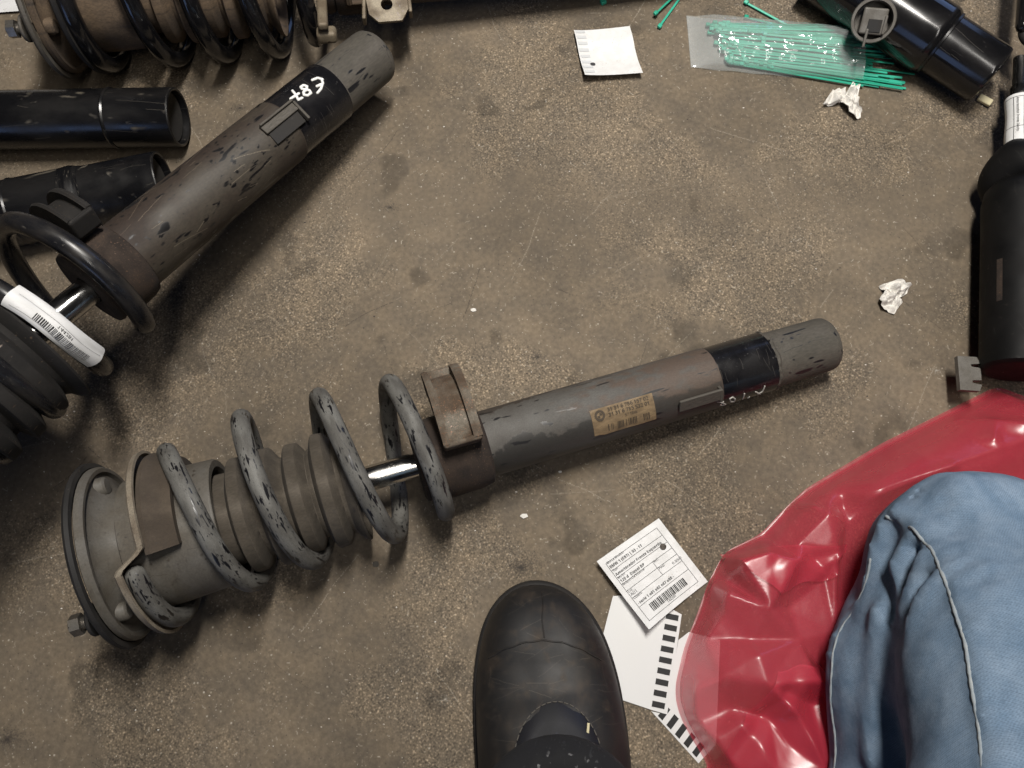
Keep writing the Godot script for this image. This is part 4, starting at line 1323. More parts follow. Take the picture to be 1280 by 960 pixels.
# ------------------------------------------------------------------ green ties in their bag
func build_ties() -> void:
	var o := Vector3(0.1562, 0.0, -0.4954)
	var ax := (Vector3(0.3027, 0, -0.4794) - o)
	var ln := ax.length()
	ax = ax.normalized()
	var cr := (Vector3(0.1608, 0, -0.4439) - o)
	var wd := cr.length()
	cr = cr.normalized()
	var turn := atan2(-ax.z, ax.x)
	# one tie: a flat toothed strip with a square head
	var mb := MB.new()
	var l := 0.118
	mb.box(Vector3(l * 0.5, 0, 0), Vector3(l, 0.0010, 0.0020), Basis(), 0.0004, 2)
	mb.box(Vector3(0.002, 0.0009, 0), Vector3(0.0040, 0.0026, 0.0036), Basis(), 0.0007, 2)
	var tie := mb.mesh()
	var place := func(p: Vector3, yaw: float, pitch: float, roll: float, label: String, group: String, dark: bool):
		var m := MeshInstance3D.new()
		m.name = numbered("cable_tie", self)
		m.mesh = tie
		m.material_override = M.tie_dark if dark else M.tie
		add_child(m, true)
		m.transform = Transform3D(Basis(Vector3.UP, yaw) * Basis(Vector3.BACK, pitch) * Basis(Vector3.RIGHT, roll), p)
		tag(m, label, "cable tie", group)
	for k in 130:
		var w := rng.randf_range(0.10, 0.93)
		var s := rng.randf_range(0.014, 0.032) + 0.022 * absf(w - 0.3) * (1.0 if w > 0.3 else 0.3)
		if rng.randf() < 0.16:
			s += rng.randf_range(0.012, 0.038)
		var y := 0.0022 + 0.0066 * rng.randf() * sin(PI * clampf(w, 0.05, 0.95))
		var p := o + ax * s + cr * (wd * w) + Vector3(0, y, 0)
		place.call(p, turn + rng.randf_range(-0.05, 0.05) - 0.12 * (w - 0.5), rng.randf_range(-0.010, 0.004), rng.randf_range(-0.5, 0.5), "green cable tie in the clear bag", "green cable ties in the clear bag", rng.randf() < 0.35)
	# loose ones
	place.call(Vector3(0.2086, 0.0020, -0.5108), atan2(0.0238 * -1.0, 0.0338), 0.012, 0.3, "loose green cable tie sloping out from behind the bag's back edge", "", false)
	place.call(Vector3(0.2073, 0.0016, -0.4945), -0.27, 0.006, 0.0, "loose green cable tie just showing at the bag's back edge", "", true)
	place.call(Vector3(0.1302, 0.0018, -0.4828), atan2(0.0297, 0.0195), 0.0, 0.2, "green cable tie of the crossed pair, pointing up to the right", "", false)
	place.call(Vector3(0.1265, 0.0042, -0.4945), atan2(0.0230, 0.0216), 0.0, 0.1, "green cable tie of the crossed pair, lying on the other", "", true)
	mb = MB.new()
	mb.box(Vector3(0, 0.0022, 0), Vector3(0.005, 0.0036, 0.0046), Basis(Vector3.UP, 0.5), 0.0007, 2)
	var hd := obj("tie_head", mb, M.tie)
	hd.position = Vector3(0.082, 0.0, -0.5105)
	tag(hd, "cut green cable tie head at the far edge of the floor", "cable tie")
	# the clear bag: upper film that drapes over the ties, lower film under them
	var fn := FastNoiseLite.new()
	fn.seed = 12
	fn.noise_type = FastNoiseLite.TYPE_CELLULAR
	fn.cellular_return_type = FastNoiseLite.RETURN_DISTANCE2_SUB
	fn.frequency = 45.0
	var bag := thing("clear_bag", "clear plastic bag full of green cable ties, open at one end", "bag", Transform3D(Basis(), o))
	var film := func(u: float, w: float):
		var skew := -0.004 * w
		var p := ax * (ln * u + skew) + cr * (wd * lerpf(-0.02, 1.03, w))
		var h := 0.0150 * pow(sin(PI * clampf(w, 0.0, 1.0)), 0.4) * smoothstep(0.0, 0.16, u)
		var q := 0.0034 * (1.0 + fn.get_noise_2d(u * 0.14, w * 0.05)) + 0.0022 * (1.0 + fn.get_noise_2d(u * 0.2 + 5.0, w * 0.3))
		return p + Vector3(0, 0.0014 + h + q * (0.35 + 0.65 * sin(PI * w)) * (0.5 + u), 0)
	mb = MB.new()
	mb.grid(130, 60, film, 1.0, 1.0, false, "up")
	obj("upper_film", mb, M.clear_film, bag)
	mb = MB.new()
	mb.grid(30, 12, func(u, w): return ax * (ln * u - 0.004 * w) + cr * (wd * lerpf(-0.02, 1.03, w)) + Vector3(0, 0.0006 + 0.0006 * sin(u * 30.0) * sin(w * 20.0), 0), 1.0, 1.0, false, "up")
	obj("lower_film", mb, M.clear_film, bag)


# ------------------------------------------------------------------ red bag
func seg_dist(p: Vector2, a: Vector2, b: Vector2) -> float:
	var ab := b - a
	return p.distance_to(a + ab * clampf((p - a).dot(ab) / ab.length_squared(), 0.0, 1.0))


func build_red_bag() -> void:
	var poly := PackedVector2Array([Vector2(0.3781, -0.1535), Vector2(0.4043, -0.1425), Vector2(0.47, -0.11), Vector2(0.50, 0.0), Vector2(0.44, 0.14), Vector2(0.33, 0.21), Vector2(0.20, 0.21), Vector2(0.1480, 0.158), Vector2(0.1383, 0.1310), Vector2(0.1335, 0.1135), Vector2(0.1252, 0.1007), Vector2(0.1162, 0.0832), Vector2(0.1145, 0.0672), Vector2(0.1235, 0.0380), Vector2(0.1331, 0.0183), Vector2(0.1430, -0.005), Vector2(0.1566, -0.0270), Vector2(0.1842, -0.0397), Vector2(0.2010, -0.0560), Vector2(0.2202, -0.0730), Vector2(0.2818, -0.1078)])
	# a mound; on the near side the film is crumpled into flat facets between peaks and valleys, along the far edge it rolls over
	var peaks := [ Vector3(0.1771, 0.0450, -0.0249), Vector3(0.1739, 0.0500, 0.0117), Vector3(0.1638, 0.0520, 0.0416), Vector3(0.1677, 0.0560, 0.0596), Vector3(0.1222, 0.0300, 0.0646), Vector3(0.1397, 0.0410, 0.0564), Vector3(0.1345, 0.0300, 0.0957), Vector3(0.1521, 0.0360, 0.0850), Vector3(0.1623, 0.0300, 0.0330), Vector3(0.1465, 0.0260, 0.0175), Vector3(0.1324, 0.0180, 0.0337), Vector3(0.1429, 0.0340, -0.0012), Vector3(0.1564, 0.0400, -0.0197), Vector3(0.1975, 0.0400, -0.0197), Vector3(0.2275, 0.0360, -0.0280), Vector3(0.2207, 0.0200, -0.0094), Vector3(0.1919, 0.0240, 0.0122), Vector3(0.1953, 0.0320, 0.0329), Vector3(0.2083, 0.0220, 0.0491), Vector3(0.2019, 0.0500, 0.0574), Vector3(0.1992, 0.0280, 0.0738), Vector3(0.1808, 0.0330, 0.0976), Vector3(0.1881, 0.0460, 0.0810), Vector3(0.1718, 0.0400, 0.1128), Vector3(0.2018, 0.0420, 0.1124), Vector3(0.2227, 0.0260, 0.0280), Vector3(0.1476, 0.0200, 0.0774), Vector3(0.1243, 0.0150, 0.0868), Vector3(0.1454, 0.0300, 0.1125), Vector3(0.1718, 0.0240, 0.0834), Vector3(0.1843, 0.0400, -0.0441), Vector3(0.1912, 0.0470, -0.0484), Vector3(0.2023, 0.0300, -0.0322), Vector3(0.2230, 0.0400, -0.0524), Vector3(0.2125, 0.0260, -0.0622), Vector3(0.2392, 0.0260, -0.0452), Vector3(0.1147, 0.0100, 0.1017), Vector3(0.1614, 0.0300, 0.1221), Vector3(0.1457, 0.0080, -0.0266), Vector3(0.1369, 0.0120, 0.0043) ]
	var x0 := 0.10
	var z0 := -0.075
	var gw := 180
	var gh := 250
	var cp := PackedVector2Array()
	var chh := PackedFloat32Array()
	for i in poly.size():
		for k in 3:
			cp.append(poly[i].lerp(poly[(i + 1) % poly.size()], k / 3.0))
			chh.append(0.0)
	var r3 := RandomNumberGenerator.new()
	r3.seed = 6
	for p in peaks:
		cp.append(Vector2(p.x, p.z))
		chh.append(0.009 + p.y * 0.62)
	for k in 4:
		var q := Vector2(r3.randf_range(0.13, 0.24), r3.randf_range(-0.03, 0.18))
		if Geometry2D.is_point_in_polygon(q, poly):
			cp.append(q)
			chh.append(r3.randf_range(0.016, 0.026))
	var tris := Geometry2D.triangulate_delaunay(cp)
	var hm := PackedFloat32Array()
	hm.resize(gw * gh)
	for t in range(0, tris.size(), 3):
		var a := cp[tris[t]]
		var b := cp[tris[t + 1]]
		var c := cp[tris[t + 2]]
		var den := (b - a).cross(c - a)
		if absf(den) < 1e-12:
			continue
		var lx := clampi(int((minf(a.x, minf(b.x, c.x)) - x0) * 1000.0), 0, gw - 1)
		var hx := clampi(int((maxf(a.x, maxf(b.x, c.x)) - x0) * 1000.0) + 1, 0, gw - 1)
		var lz := clampi(int((minf(a.y, minf(b.y, c.y)) - z0) * 1000.0), 0, gh - 1)
		var hz := clampi(int((maxf(a.y, maxf(b.y, c.y)) - z0) * 1000.0) + 1, 0, gh - 1)
		for z in range(lz, hz + 1):
			for x in range(lx, hx + 1):
				var p := Vector2(x0 + x * 0.001, z0 + z * 0.001)
				var wb := (p - a).cross(c - a) / den
				var wc := (b - a).cross(p - a) / den
				if wb >= -0.001 and wc >= -0.001 and wb + wc <= 1.001:
					hm[z * gw + x] = chh[tris[t]] * (1.0 - wb - wc) + chh[tris[t + 1]] * wb + chh[tris[t + 2]] * wc
	var blur := hm.duplicate()
	for pass_no in 2:
		for z in range(1, gh - 1):
			for x in range(1, gw - 1):
				var k := z * gw + x
				blur[k] = (hm[k] * 2.0 + hm[k - 1] + hm[k + 1] + hm[k - gw] + hm[k + gw]) / 6.0
		hm = blur.duplicate()
	var facet := func(p: Vector2):
		var fx := clampf((p.x - x0) * 1000.0, 0.0, gw - 1.01)
		var fz := clampf((p.y - z0) * 1000.0, 0.0, gh - 1.01)
		var k := int(fz) * gw + int(fx)
		return lerpf(lerpf(hm[k], hm[k + 1], fx - int(fx)), lerpf(hm[k + gw], hm[k + gw + 1], fx - int(fx)), fz - int(fz))
	var creases := [[Vector2(0.3350, -0.1250), Vector2(0.3650, -0.1150), 0.012, 0.006], [Vector2(0.3500, -0.1180), Vector2(0.3420, -0.1040), 0.009, 0.005], [Vector2(0.2400, -0.0760), Vector2(0.3700, -0.1330), 0.007, 0.0022], [Vector2(0.2350, -0.0560), Vector2(0.3100, -0.0840), 0.007, 0.0025], [Vector2(0.2450, -0.0640), Vector2(0.3900, -0.1120), 0.005, 0.0016]]
	var h := func(p: Vector2, d: float):
		var m := 0.030 * (1.0 - exp(-d / 0.022))
		var roll := seg_dist(p, Vector2(0.222, -0.055), Vector2(0.40, -0.118))
		m += 0.018 * exp(-roll * roll / 0.0005) * smoothstep(0.0, 0.02, d)
		for c in creases:
			var q: float = seg_dist(p, c[0], c[1]) / c[2]
			if q < 1.0:
				m += smoothstep(0.0, 0.03, d) * c[3] * pow(1.0 - q, 1.6)
		var left := smoothstep(0.262, 0.235, p.x) * smoothstep(-0.078, -0.055, p.y)
		m = lerpf(m, facet.call(p), left)
		var kn := p.distance_to(Vector2(0.30, 0.0))      # pressed down by the knee
		m *= 1.0 - 0.75 * smoothstep(0.085, 0.04, kn)
		return m * smoothstep(0.0, 0.009, d)
	# rings from the outline inwards: rows follow the outline so that its edge stays crisp
	var pts := PackedVector2Array()
	for i in poly.size():
		var a := poly[i]
		var b := poly[(i + 1) % poly.size()]
		var n := maxi(1, int(a.distance_to(b) / 0.0025))
		for k in n:
			pts.append(a.lerp(b, float(k) / n))
	# smooth the outline a little
	var sm := PackedVector2Array()
	for i in pts.size():
		var s := Vector2.ZERO
		for k in range(-3, 4):
			s += pts[posmod(i + k, pts.size())] / 7.0
		sm.append(s)
	pts = sm
	var mid := Vector2(0.265, 0.02)
	var t := thing("red_plastic_bag", "crumpled red plastic bag spread under the jeans knee", "plastic bag", Transform3D(Basis(), Vector3(mid.x, 0.0, mid.y)))
	var m := pts.size()
	var rows := 96
	var mb := MB.new()
	mb.grid(rows, m, func(u, w):
		var i := roundi(w * m) % m
		var p := pts[i].lerp(mid, pow(u, 1.15) * 0.985)
		var d := 1e9
		for k in poly.size():
			d = minf(d, seg_dist(p, poly[k], poly[(k + 1) % poly.size()]))
		if u == 0.0:
			d = 0.0
		return Vector3(p.x - mid.x, 0.0014 + maxf(h.call(p, d), 0.0), p.y - mid.y), 1.0, 1.0, true, "up")
	obj("upper_film", mb, M.red_film, t)
	# two folded over flaps of the same film
	for fl in [[Vector2(0.1746, 0.0505), Vector2(0.2100, 0.0478), Vector2(0.2130, 0.125), Vector2(0.1230, 0.128)], [Vector2(0.1500, -0.0262), Vector2(0.2370, -0.0318), Vector2(0.2240, -0.009), Vector2(0.1810, 0.0010)]]:
		mb = MB.new()
		mb.grid(44, 44, func(u, w):
			var p: Vector2 = (fl[0].lerp(fl[1], u)).lerp(fl[3].lerp(fl[2], u), w)
			p += Vector2(0.0015 * sin(w * 9.0), 0.0015 * sin(u * 8.0 + 1.0))
			return Vector3(p.x - mid.x, 0.0052 + h.call(p, 0.03) + 0.0018 * sin(u * 13.0 + w * 5.0) * sin(PI * w), p.y - mid.y), 1.0, 1.0, false, "up")
		obj("folded_flap", mb, M.red_film, t)
	# lower film on the floor
	mb = MB.new()
	mb.grid(4, m, func(u, w):
		var p := pts[roundi(w * m) % m].lerp(mid, 0.02 + u * 0.97)
		return Vector3(p.x - mid.x, 0.0022, p.y - mid.y), 1.0, 1.0, true, "up")
	obj("lower_film", mb, M.red_film, t)


# ------------------------------------------------------------------ person
var bones := []
var wrinkle := FastNoiseLite.new()
var folds := []
var grooves := []

func cap_dist(p: Vector3, a: Vector3, b: Vector3, ra: float, rb: float) -> float:
	var ab := b - a
	var t := clampf((p - a).dot(ab) / ab.length_squared(), 0.0, 1.0)
	return p.distance_to(a + ab * t) - lerpf(ra, rb, t)


func smin(a: float, b: float, k: float) -> float:
	var h := maxf(k - absf(a - b), 0.0) / k
	return minf(a, b) - h * h * k * 0.25


func body(p: Vector3) -> float:
	var d := 1e9
	for b in bones:
		d = smin(d, cap_dist(p, b[0], b[1], b[2], b[3]), b[4])
	if d < 0.014 and p.z < 0.15 and p.x > 0.17:
		for f in folds:
			d = smin(d, cap_dist(p, f[0], f[1], f[2], f[3]), f[4])
		for f in grooves:
			d = -smin(-d, cap_dist(p, f[0], f[1], f[2], f[3]), f[4])
	if d < 0.014:
		d += wrinkle.get_noise_3d(p.x, p.y, p.z * 0.6) * 0.0022
	return d


func net(field: Callable, lo: Vector3, hi: Vector3, cell: float) -> MB:
	var n := Vector3i(((hi - lo) / cell).ceil())
	var blk := 6
	var val := {}
	var row := n.x + 1
	var lay := row * (n.y + 1)
	for bz in range(0, n.z + 1, blk):
		for by in range(0, n.y + 1, blk):
			for bx in range(0, n.x + 1, blk):
				var c := lo + (Vector3(bx, by, bz) + Vector3.ONE * blk * 0.5) * cell
				if absf(field.call(c)) > cell * blk * 1.4:
					continue
				for z in range(bz, mini(bz + blk + 1, n.z + 1)):
					for y in range(by, mini(by + blk + 1, n.y + 1)):
						for x in range(bx, mini(bx + blk + 1, n.x + 1)):
							var k := x + y * row + z * lay
							if not val.has(k):
								val[k] = field.call(lo + Vector3(x, y, z) * cell)
	var mb := MB.new()
	var vid := {}
	var cs := [0, 1, row, row + 1, lay, lay + 1, lay + row, lay + row + 1]
	var co := [Vector3(0, 0, 0), Vector3(1, 0, 0), Vector3(0, 1, 0), Vector3(1, 1, 0), Vector3(0, 0, 1), Vector3(1, 0, 1), Vector3(0, 1, 1), Vector3(1, 1, 1)]
	var ed := [[0, 1], [2, 3], [4, 5], [6, 7], [0, 2], [1, 3], [4, 6], [5, 7], [0, 4], [1, 5], [2, 6], [3, 7]]
	for k in val:
		var x: int = k % row
		var y: int = (k / row) % (n.y + 1)
		var z: int = k / lay
		if x >= n.x or y >= n.y or z >= n.z:
			continue
		var ok := true
		var sg := 0
		var q := []
		for i in 8:
			var kk: int = k + cs[i]
			if not val.has(kk):
				ok = false
				break
			q.append(val[kk])
			if val[kk] < 0.0:
				sg += 1
		if not ok or sg == 0 or sg == 8:
			continue
		var s := Vector3.ZERO
		var c := 0
		for e in ed:
			var a: float = q[e[0]]
			var b: float = q[e[1]]
			if (a < 0.0) != (b < 0.0):
				s += (co[e[0]] as Vector3).lerp(co[e[1]], a / (a - b))
				c += 1
		vid[k] = mb.v.size()
		mb.v.append(lo + (Vector3(x, y, z) + s / c) * cell)
		mb.n.append(Vector3.ZERO)
		mb.uv.append(Vector2.ZERO)
	for k in vid:
		var a: float = val[k]
		for e in [[1, row, lay], [row, lay, 1], [lay, 1, row]]:
			var kb: int = k + e[0]
			if not val.has(kb) or (a < 0.0) == (val[kb] < 0.0):
				continue
			var q := [k, k - e[1], k - e[1] - e[2], k - e[2]]
			if not (vid.has(q[1]) and vid.has(q[2]) and vid.has(q[3])):
				continue
			var i := [vid[q[0]], vid[q[1]], vid[q[2]], vid[q[3]]]
			if a < 0.0:
				mb.idx.append_array([i[0], i[2], i[1], i[0], i[3], i[2]])
			else:
				mb.idx.append_array([i[0], i[1], i[2], i[0], i[2], i[3]])
	for t in range(0, mb.idx.size(), 3):
		var a := mb.v[mb.idx[t]]
		var f := (mb.v[mb.idx[t + 2]] - a).cross(mb.v[mb.idx[t + 1]] - a)
		for k in 3:
			mb.n[mb.idx[t + k]] += f
	for k in mb.n.size():
		mb.n[k] = mb.n[k].normalized()
	return mb


func snap(p: Vector3) -> Vector3:    # onto the cloth
	for k in 8:
		var d := body(p)
		var e := 0.0015
		var g := Vector3(body(p + Vector3(e, 0, 0)) - body(p - Vector3(e, 0, 0)), body(p + Vector3(0, e, 0)) - body(p - Vector3(0, e, 0)), body(p + Vector3(0, 0, e)) - body(p - Vector3(0, 0, e)))
		p -= g.normalized() * d * 0.8
	return p


func seam(path: Array, rad: float) -> MB:    # a rope of thread along the cloth
	var c := Curve3D.new()
	for k in path.size():
		var dirn: Vector3 = (path[mini(k + 1, path.size() - 1)] - path[maxi(k - 1, 0)]) / 6.0
		c.add_point(path[k], -dirn, dirn)
	var len := c.get_baked_length()
	var n := int(len / 0.0022)
	var p := PackedVector3Array()
	for i in n + 1:
		p.append(snap(c.sample_baked(len * i / n)) + Vector3(0, rad * 0.2, 0))
	var sm := p.duplicate()
	for times in 6:
		var was := sm.duplicate()
		for i in p.size():
			sm[i] = (was[maxi(i - 1, 0)] + was[i] * 2.0 + was[mini(i + 1, p.size() - 1)]) / 4.0
	for i in sm.size():
		sm[i] = snap(sm[i]) + Vector3(-0.35, 0.8, 0.0) * (rad * 0.6 + 0.0011)
	var mb := MB.new()
	mb.tube(sm, func(u): return rad * (1.0 + 0.16 * sin(u * len / 0.0034 * TAU)), 8, 0.02)
	return mb


func build_person() -> void:
	var t := thing("person", "kneeling person in blue jeans and a scuffed black leather boot", "person", Transform3D(Basis(), Vector3(0.15, 0, 0.15)))
	var org := Vector3(0.15, 0, 0.15)
	wrinkle.seed = 5
	wrinkle.frequency = 22.0
	wrinkle.fractal_octaves = 2
	var kn := Vector3(0.2900, 0.088, -0.0180)
	bones = [
		[kn, Vector3(0.2840, 0.145, 0.0480), 0.056, 0.068, 0.001],
		[Vector3(0.2840, 0.145, 0.0480), Vector3(0.2640, 0.190, 0.1500), 0.068, 0.080, 0.02],
		[Vector3(0.2640, 0.190, 0.1500), Vector3(0.2100, 0.26, 0.3600), 0.080, 0.100, 0.03],
		[Vector3(0.2860, 0.056, -0.014), Vector3(0.2600, 0.058, 0.0560), 0.046, 0.049, 0.022],
		[Vector3(0.2600, 0.058, 0.0560), Vector3(0.2260, 0.052, 0.2200), 0.049, 0.042, 0.030],
		[Vector3(0.2100, 0.26, 0.3600), Vector3(0.03, 0.27, 0.3700), 0.105, 0.105, 0.05],
		[Vector3(0.03, 0.27, 0.3700), Vector3(0.035, 0.44, 0.2500), 0.095, 0.066, 0.03],
		[Vector3(0.035, 0.44, 0.2500), Vector3(0.028, 0.16, 0.1600), 0.062, 0.046, 0.02]]
	folds = [
		[Vector3(0.2560, 0.150, -0.0080), Vector3(0.3000, 0.170, 0.0050), 0.005, 0.003, 0.024],
		[Vector3(0.2480, 0.175, 0.0220), Vector3(0.2960, 0.196, 0.0480), 0.006, 0.004, 0.026],
		[Vector3(0.2440, 0.190, 0.0500), Vector3(0.2900, 0.214, 0.0860), 0.006, 0.004, 0.026],
		[Vector3(0.2700, 0.120, -0.0540), Vector3(0.3120, 0.134, -0.0500), 0.005, 0.003, 0.024],
		[Vector3(0.2310, 0.138, 0.0100), Vector3(0.2150, 0.150, 0.0750), 0.0045, 0.003, 0.014],
		[Vector3(0.2240, 0.094, 0.0150), Vector3(0.2130, 0.088, 0.0950), 0.0045, 0.003, 0.014],
		[Vector3(0.2660, 0.196, 0.0500), Vector3(0.2500, 0.222, 0.1200), 0.005, 0.003, 0.022],
		[Vector3(0.2365, 0.086, -0.0390), Vector3(0.2700, 0.100, -0.0590), 0.003, 0.002, 0.016],
		[Vector3(0.2320, 0.080, -0.0250), Vector3(0.2290, 0.074, 0.0130), 0.004, 0.004, 0.014],
		[Vector3(0.2290, 0.074, 0.0130), Vector3(0.2290, 0.066, 0.0450), 0.004, 0.002, 0.012],
		[Vector3(0.2400, 0.116, -0.0300), Vector3(0.2325, 0.104, -0.0120), 0.0055, 0.005, 0.008],
		[Vector3(0.2325, 0.104, -0.0120), Vector3(0.2290, 0.110, 0.0080), 0.005, 0.003, 0.008],
		[Vector3(0.2365, 0.130, -0.0170), Vector3(0.2235, 0.122, 0.0110), 0.005, 0.003, 0.008],
		[Vector3(0.2310, 0.148, 0.0000), Vector3(0.2190, 0.140, 0.0220), 0.004, 0.002, 0.010]]
	grooves = [
		[Vector3(0.2372, 0.097, -0.0390), Vector3(0.2320, 0.096, -0.0200), 0.0020, 0.0040, 0.008],
		[Vector3(0.2320, 0.094, -0.0200), Vector3(0.2225, 0.104, 0.0130), 0.0050, 0.0040, 0.006],
		[Vector3(0.2375, 0.118, -0.0220), Vector3(0.2265, 0.118, 0.0000), 0.0035, 0.0030, 0.006],
		[Vector3(0.2330, 0.140, -0.0040), Vector3(0.2180, 0.134, 0.0200), 0.0030, 0.0020, 0.008],
		[Vector3(0.2460, 0.096, -0.0490), Vector3(0.2760, 0.109, -0.0670), 0.0018, 0.0010, 0.008]]
	var inseam := [Vector3(0.2383, 0.0877, -0.0437), Vector3(0.2402, 0.1032, -0.0389), Vector3(0.2404, 0.1195, -0.0302), Vector3(0.2376, 0.1404, -0.0161), Vector3(0.2287, 0.1654, 0.0051), Vector3(0.2240, 0.1795, 0.0240), Vector3(0.2194, 0.1897, 0.0487), Vector3(0.2094, 0.2062, 0.0765), Vector3(0.2031, 0.2155, 0.0902), Vector3(0.196, 0.226, 0.105)]
	var calf_seam := [Vector3(0.2285, 0.0808, -0.0207), Vector3(0.2275, 0.0783, -0.0109), Vector3(0.2241, 0.0734, 0.0014), Vector3(0.2205, 0.0592, 0.0239), Vector3(0.2115, 0.0611, 0.0505), Vector3(0.2070, 0.0543, 0.0798), Vector3(0.2025, 0.0516, 0.1081), Vector3(0.1996, 0.0500, 0.1267)]
	# puckers gathered along the inseam
	var extra := []
	for k in 22:
		var f := (k + 0.4) / 22.0 * (inseam.size() - 2)
		var q: Vector3 = inseam[int(f)].lerp(inseam[int(f) + 1], f - int(f))
		var a := snap(q + Vector3(0.0065, 0.002, 0))
		var b := snap(q + Vector3(0.016 + 0.006 * sin(k * 2.7), 0.008, -0.006 + 0.004 * sin(k * 1.9)))
		extra.append([a - Vector3(0, 0.0012, 0), b - Vector3(0, 0.0030, 0), 0.0022 + 0.0006 * sin(k * 3.1), 0.0012, 0.007])
	for k in 16:
		var f := (k + 0.4) / 16.0 * (calf_seam.size() - 1)
		var q: Vector3 = calf_seam[int(f)].lerp(calf_seam[int(f) + 1], f - int(f))
		var a := snap(q + Vector3(-0.0045, -0.001, 0))
		extra.append([a, snap(q + Vector3(-0.012, -0.009, 0.003 * sin(k * 2.0))), 0.0018, 0.001, 0.005])
	var inseam_mesh := seam(inseam, 0.001)          # the ropes lie over the puckers, so they follow the cloth without them
	var calf_mesh := seam(calf_seam, 0.0008)
	folds.append_array(extra)
	var mb := net(body, Vector3(-0.10, -0.004, -0.10), Vector3(0.40, 0.53, 0.50), 0.004)
	for i in mb.v.size():
		mb.v[i] -= org
	var je := obj("jeans", mb, M.denim, t)
	var shift := func(b: MB):
		for i in b.v.size():
			b.v[i] -= org
		return b
	obj("inseam", shift.call(inseam_mesh), M.seam_thread, je)
	obj("calf_seam", shift.call(calf_mesh), M.seam_thread, je)
	# dark jacket of the bent upper body, outside the picture: it shades the floor in front of the knee
	var torso := [[Vector3(0.12, 0.32, 0.40), Vector3(0.09, 0.62, 0.40), 0.13, 0.15], [Vector3(0.09, 0.62, 0.40), Vector3(0.08, 0.78, 0.36), 0.15, 0.11], [Vector3(-0.08, 0.74, 0.38), Vector3(0.26, 0.74, 0.38), 0.075, 0.075],
		[Vector3(0.27, 0.73, 0.38), Vector3(0.33, 0.50, 0.34), 0.06, 0.05], [Vector3(0.33, 0.50, 0.34), Vector3(0.16, 0.57, 0.16), 0.046, 0.036], [Vector3(-0.09, 0.73, 0.38), Vector3(-0.19, 0.52, 0.32), 0.06, 0.05], [Vector3(-0.19, 0.52, 0.32), Vector3(-0.10, 0.58, 0.16), 0.046, 0.036]]
	mb = net(func(p: Vector3):
		var d := 1e9
		for b in torso:
			d = smin(d, cap_dist(p, b[0], b[1], b[2], b[3]), 0.04)
		return d, Vector3(-0.30, 0.15, 0.10), Vector3(0.44, 0.96, 0.60), 0.014)
	for i in mb.v.size():
		mb.v[i] -= org
	obj("jacket", mb, M.cloth_black, t)
	# boot: sole, upper, stitched panel, collar
	var boot := Node3D.new()
	boot.name = "boot"
	t.add_child(boot, true)
	boot.position = Vector3(0.0205, 0, 0.0) - org + Vector3(0, 0, -0.004)
	tag(boot, "scuffed black leather boot")
	var mid_x := func(z: float): return 0.006 * sin(z * 9.0) - 0.003 + 0.045 * minf(z, 0.12)
	var half := func(z: float):       # half width along the foot, z from the toe
		var toe := sqrt(maxf(0.0, 1.0 - pow(1.0 - minf(z / 0.076, 1.0), 2.3)))
		return 0.0475 * toe * (1.0 + 0.06 * smoothstep(0.04, 0.10, z) - 0.22 * smoothstep(0.12, 0.2, z) + 0.05 * smoothstep(0.22, 0.27, z)) * (1.0 if z < 0.25 else sqrt(maxf(0.0, 1.0 - pow((z - 0.25) / 0.05, 2.0))))
	var top := func(z: float):
		var toe := sqrt(maxf(0.0, 1.0 - pow(1.0 - minf(z / 0.045, 1.0), 2.0)))
		return 0.012 + 0.042 * toe + 0.035 * smoothstep(0.05, 0.13, z) + 0.03 * smoothstep(0.12, 0.2, z)
	mb = MB.new()
	mb.grid(60, 40, func(u, w):
		var z: float = 0.299 * (1.0 - pow(1.0 - u, 1.0)) if u > 0.2 else 0.299 * u * u / 0.2 * 1.0
		z = 0.299 * u * (0.35 + 0.65 * u) if u < 1.0 else 0.299
		var a := lerpf(0.0, PI, w)
		var hw: float = half.call(z)
		var x := hw * signf(cos(a)) * pow(absf(cos(a)), 0.72)
		var y: float = 0.014 + (top.call(z) - 0.014) * pow(sin(a), 0.8) if w > 0.0 and w < 1.0 else 0.012
		x += mid_x.call(z)
		var cr := 0.0012 * sin(z * 260.0 + x * 40.0) * smoothstep(0.05, 0.075, z) * smoothstep(0.12, 0.095, z) * pow(maxf(sin(a), 0.0), 2.0)
		return Vector3(x, y + cr, z), 2.0, 1.0, false, "out")
	obj("upper", mb, M.leather, boot)
	mb = MB.new()
	mb.grid(6, 120, func(u, w):
		var prof := [[0.001, 0.0], [0.001, 1.0], [0.004, 1.035], [0.011, 1.045], [0.0145, 1.03], [0.0155, 0.985], [0.0155, 0.90]]
		var q: Array = prof[roundi(u * 6)]
		var a: float = w * 2.0
		var z: float = 0.298 * (0.5 - 0.5 * cos(PI * a)) if a <= 1.0 else 0.298 * (0.5 + 0.5 * cos(PI * (a - 1.0)))
		var sg := 1.0 if a <= 1.0 else -1.0
		var x: float = sg * half.call(clampf(z, 0.0, 0.2979)) * q[1]
		var zz: float = 0.15 + (z - 0.15) * (1.0 + (q[1] - 1.0) * 0.4)
		return Vector3(x + mid_x.call(z), q[0], zz), 1.0, 1.0, true)
	obj("sole", mb, M.sole, boot)
	var surf := func(x: float, z: float, lift: float):
		var hw: float = half.call(z)
		var c := clampf(absf(x - mid_x.call(z)) / maxf(hw, 0.001), 0.0, 0.999)
		var ca := pow(c, 1.0 / 0.72)
		var sa := sqrt(maxf(0.0, 1.0 - ca * ca))
		return Vector3(x, 0.014 + (top.call(z) - 0.014) * pow(sa, 0.8) + lift, z)
	mb = MB.new()
	var line := PackedVector3Array()
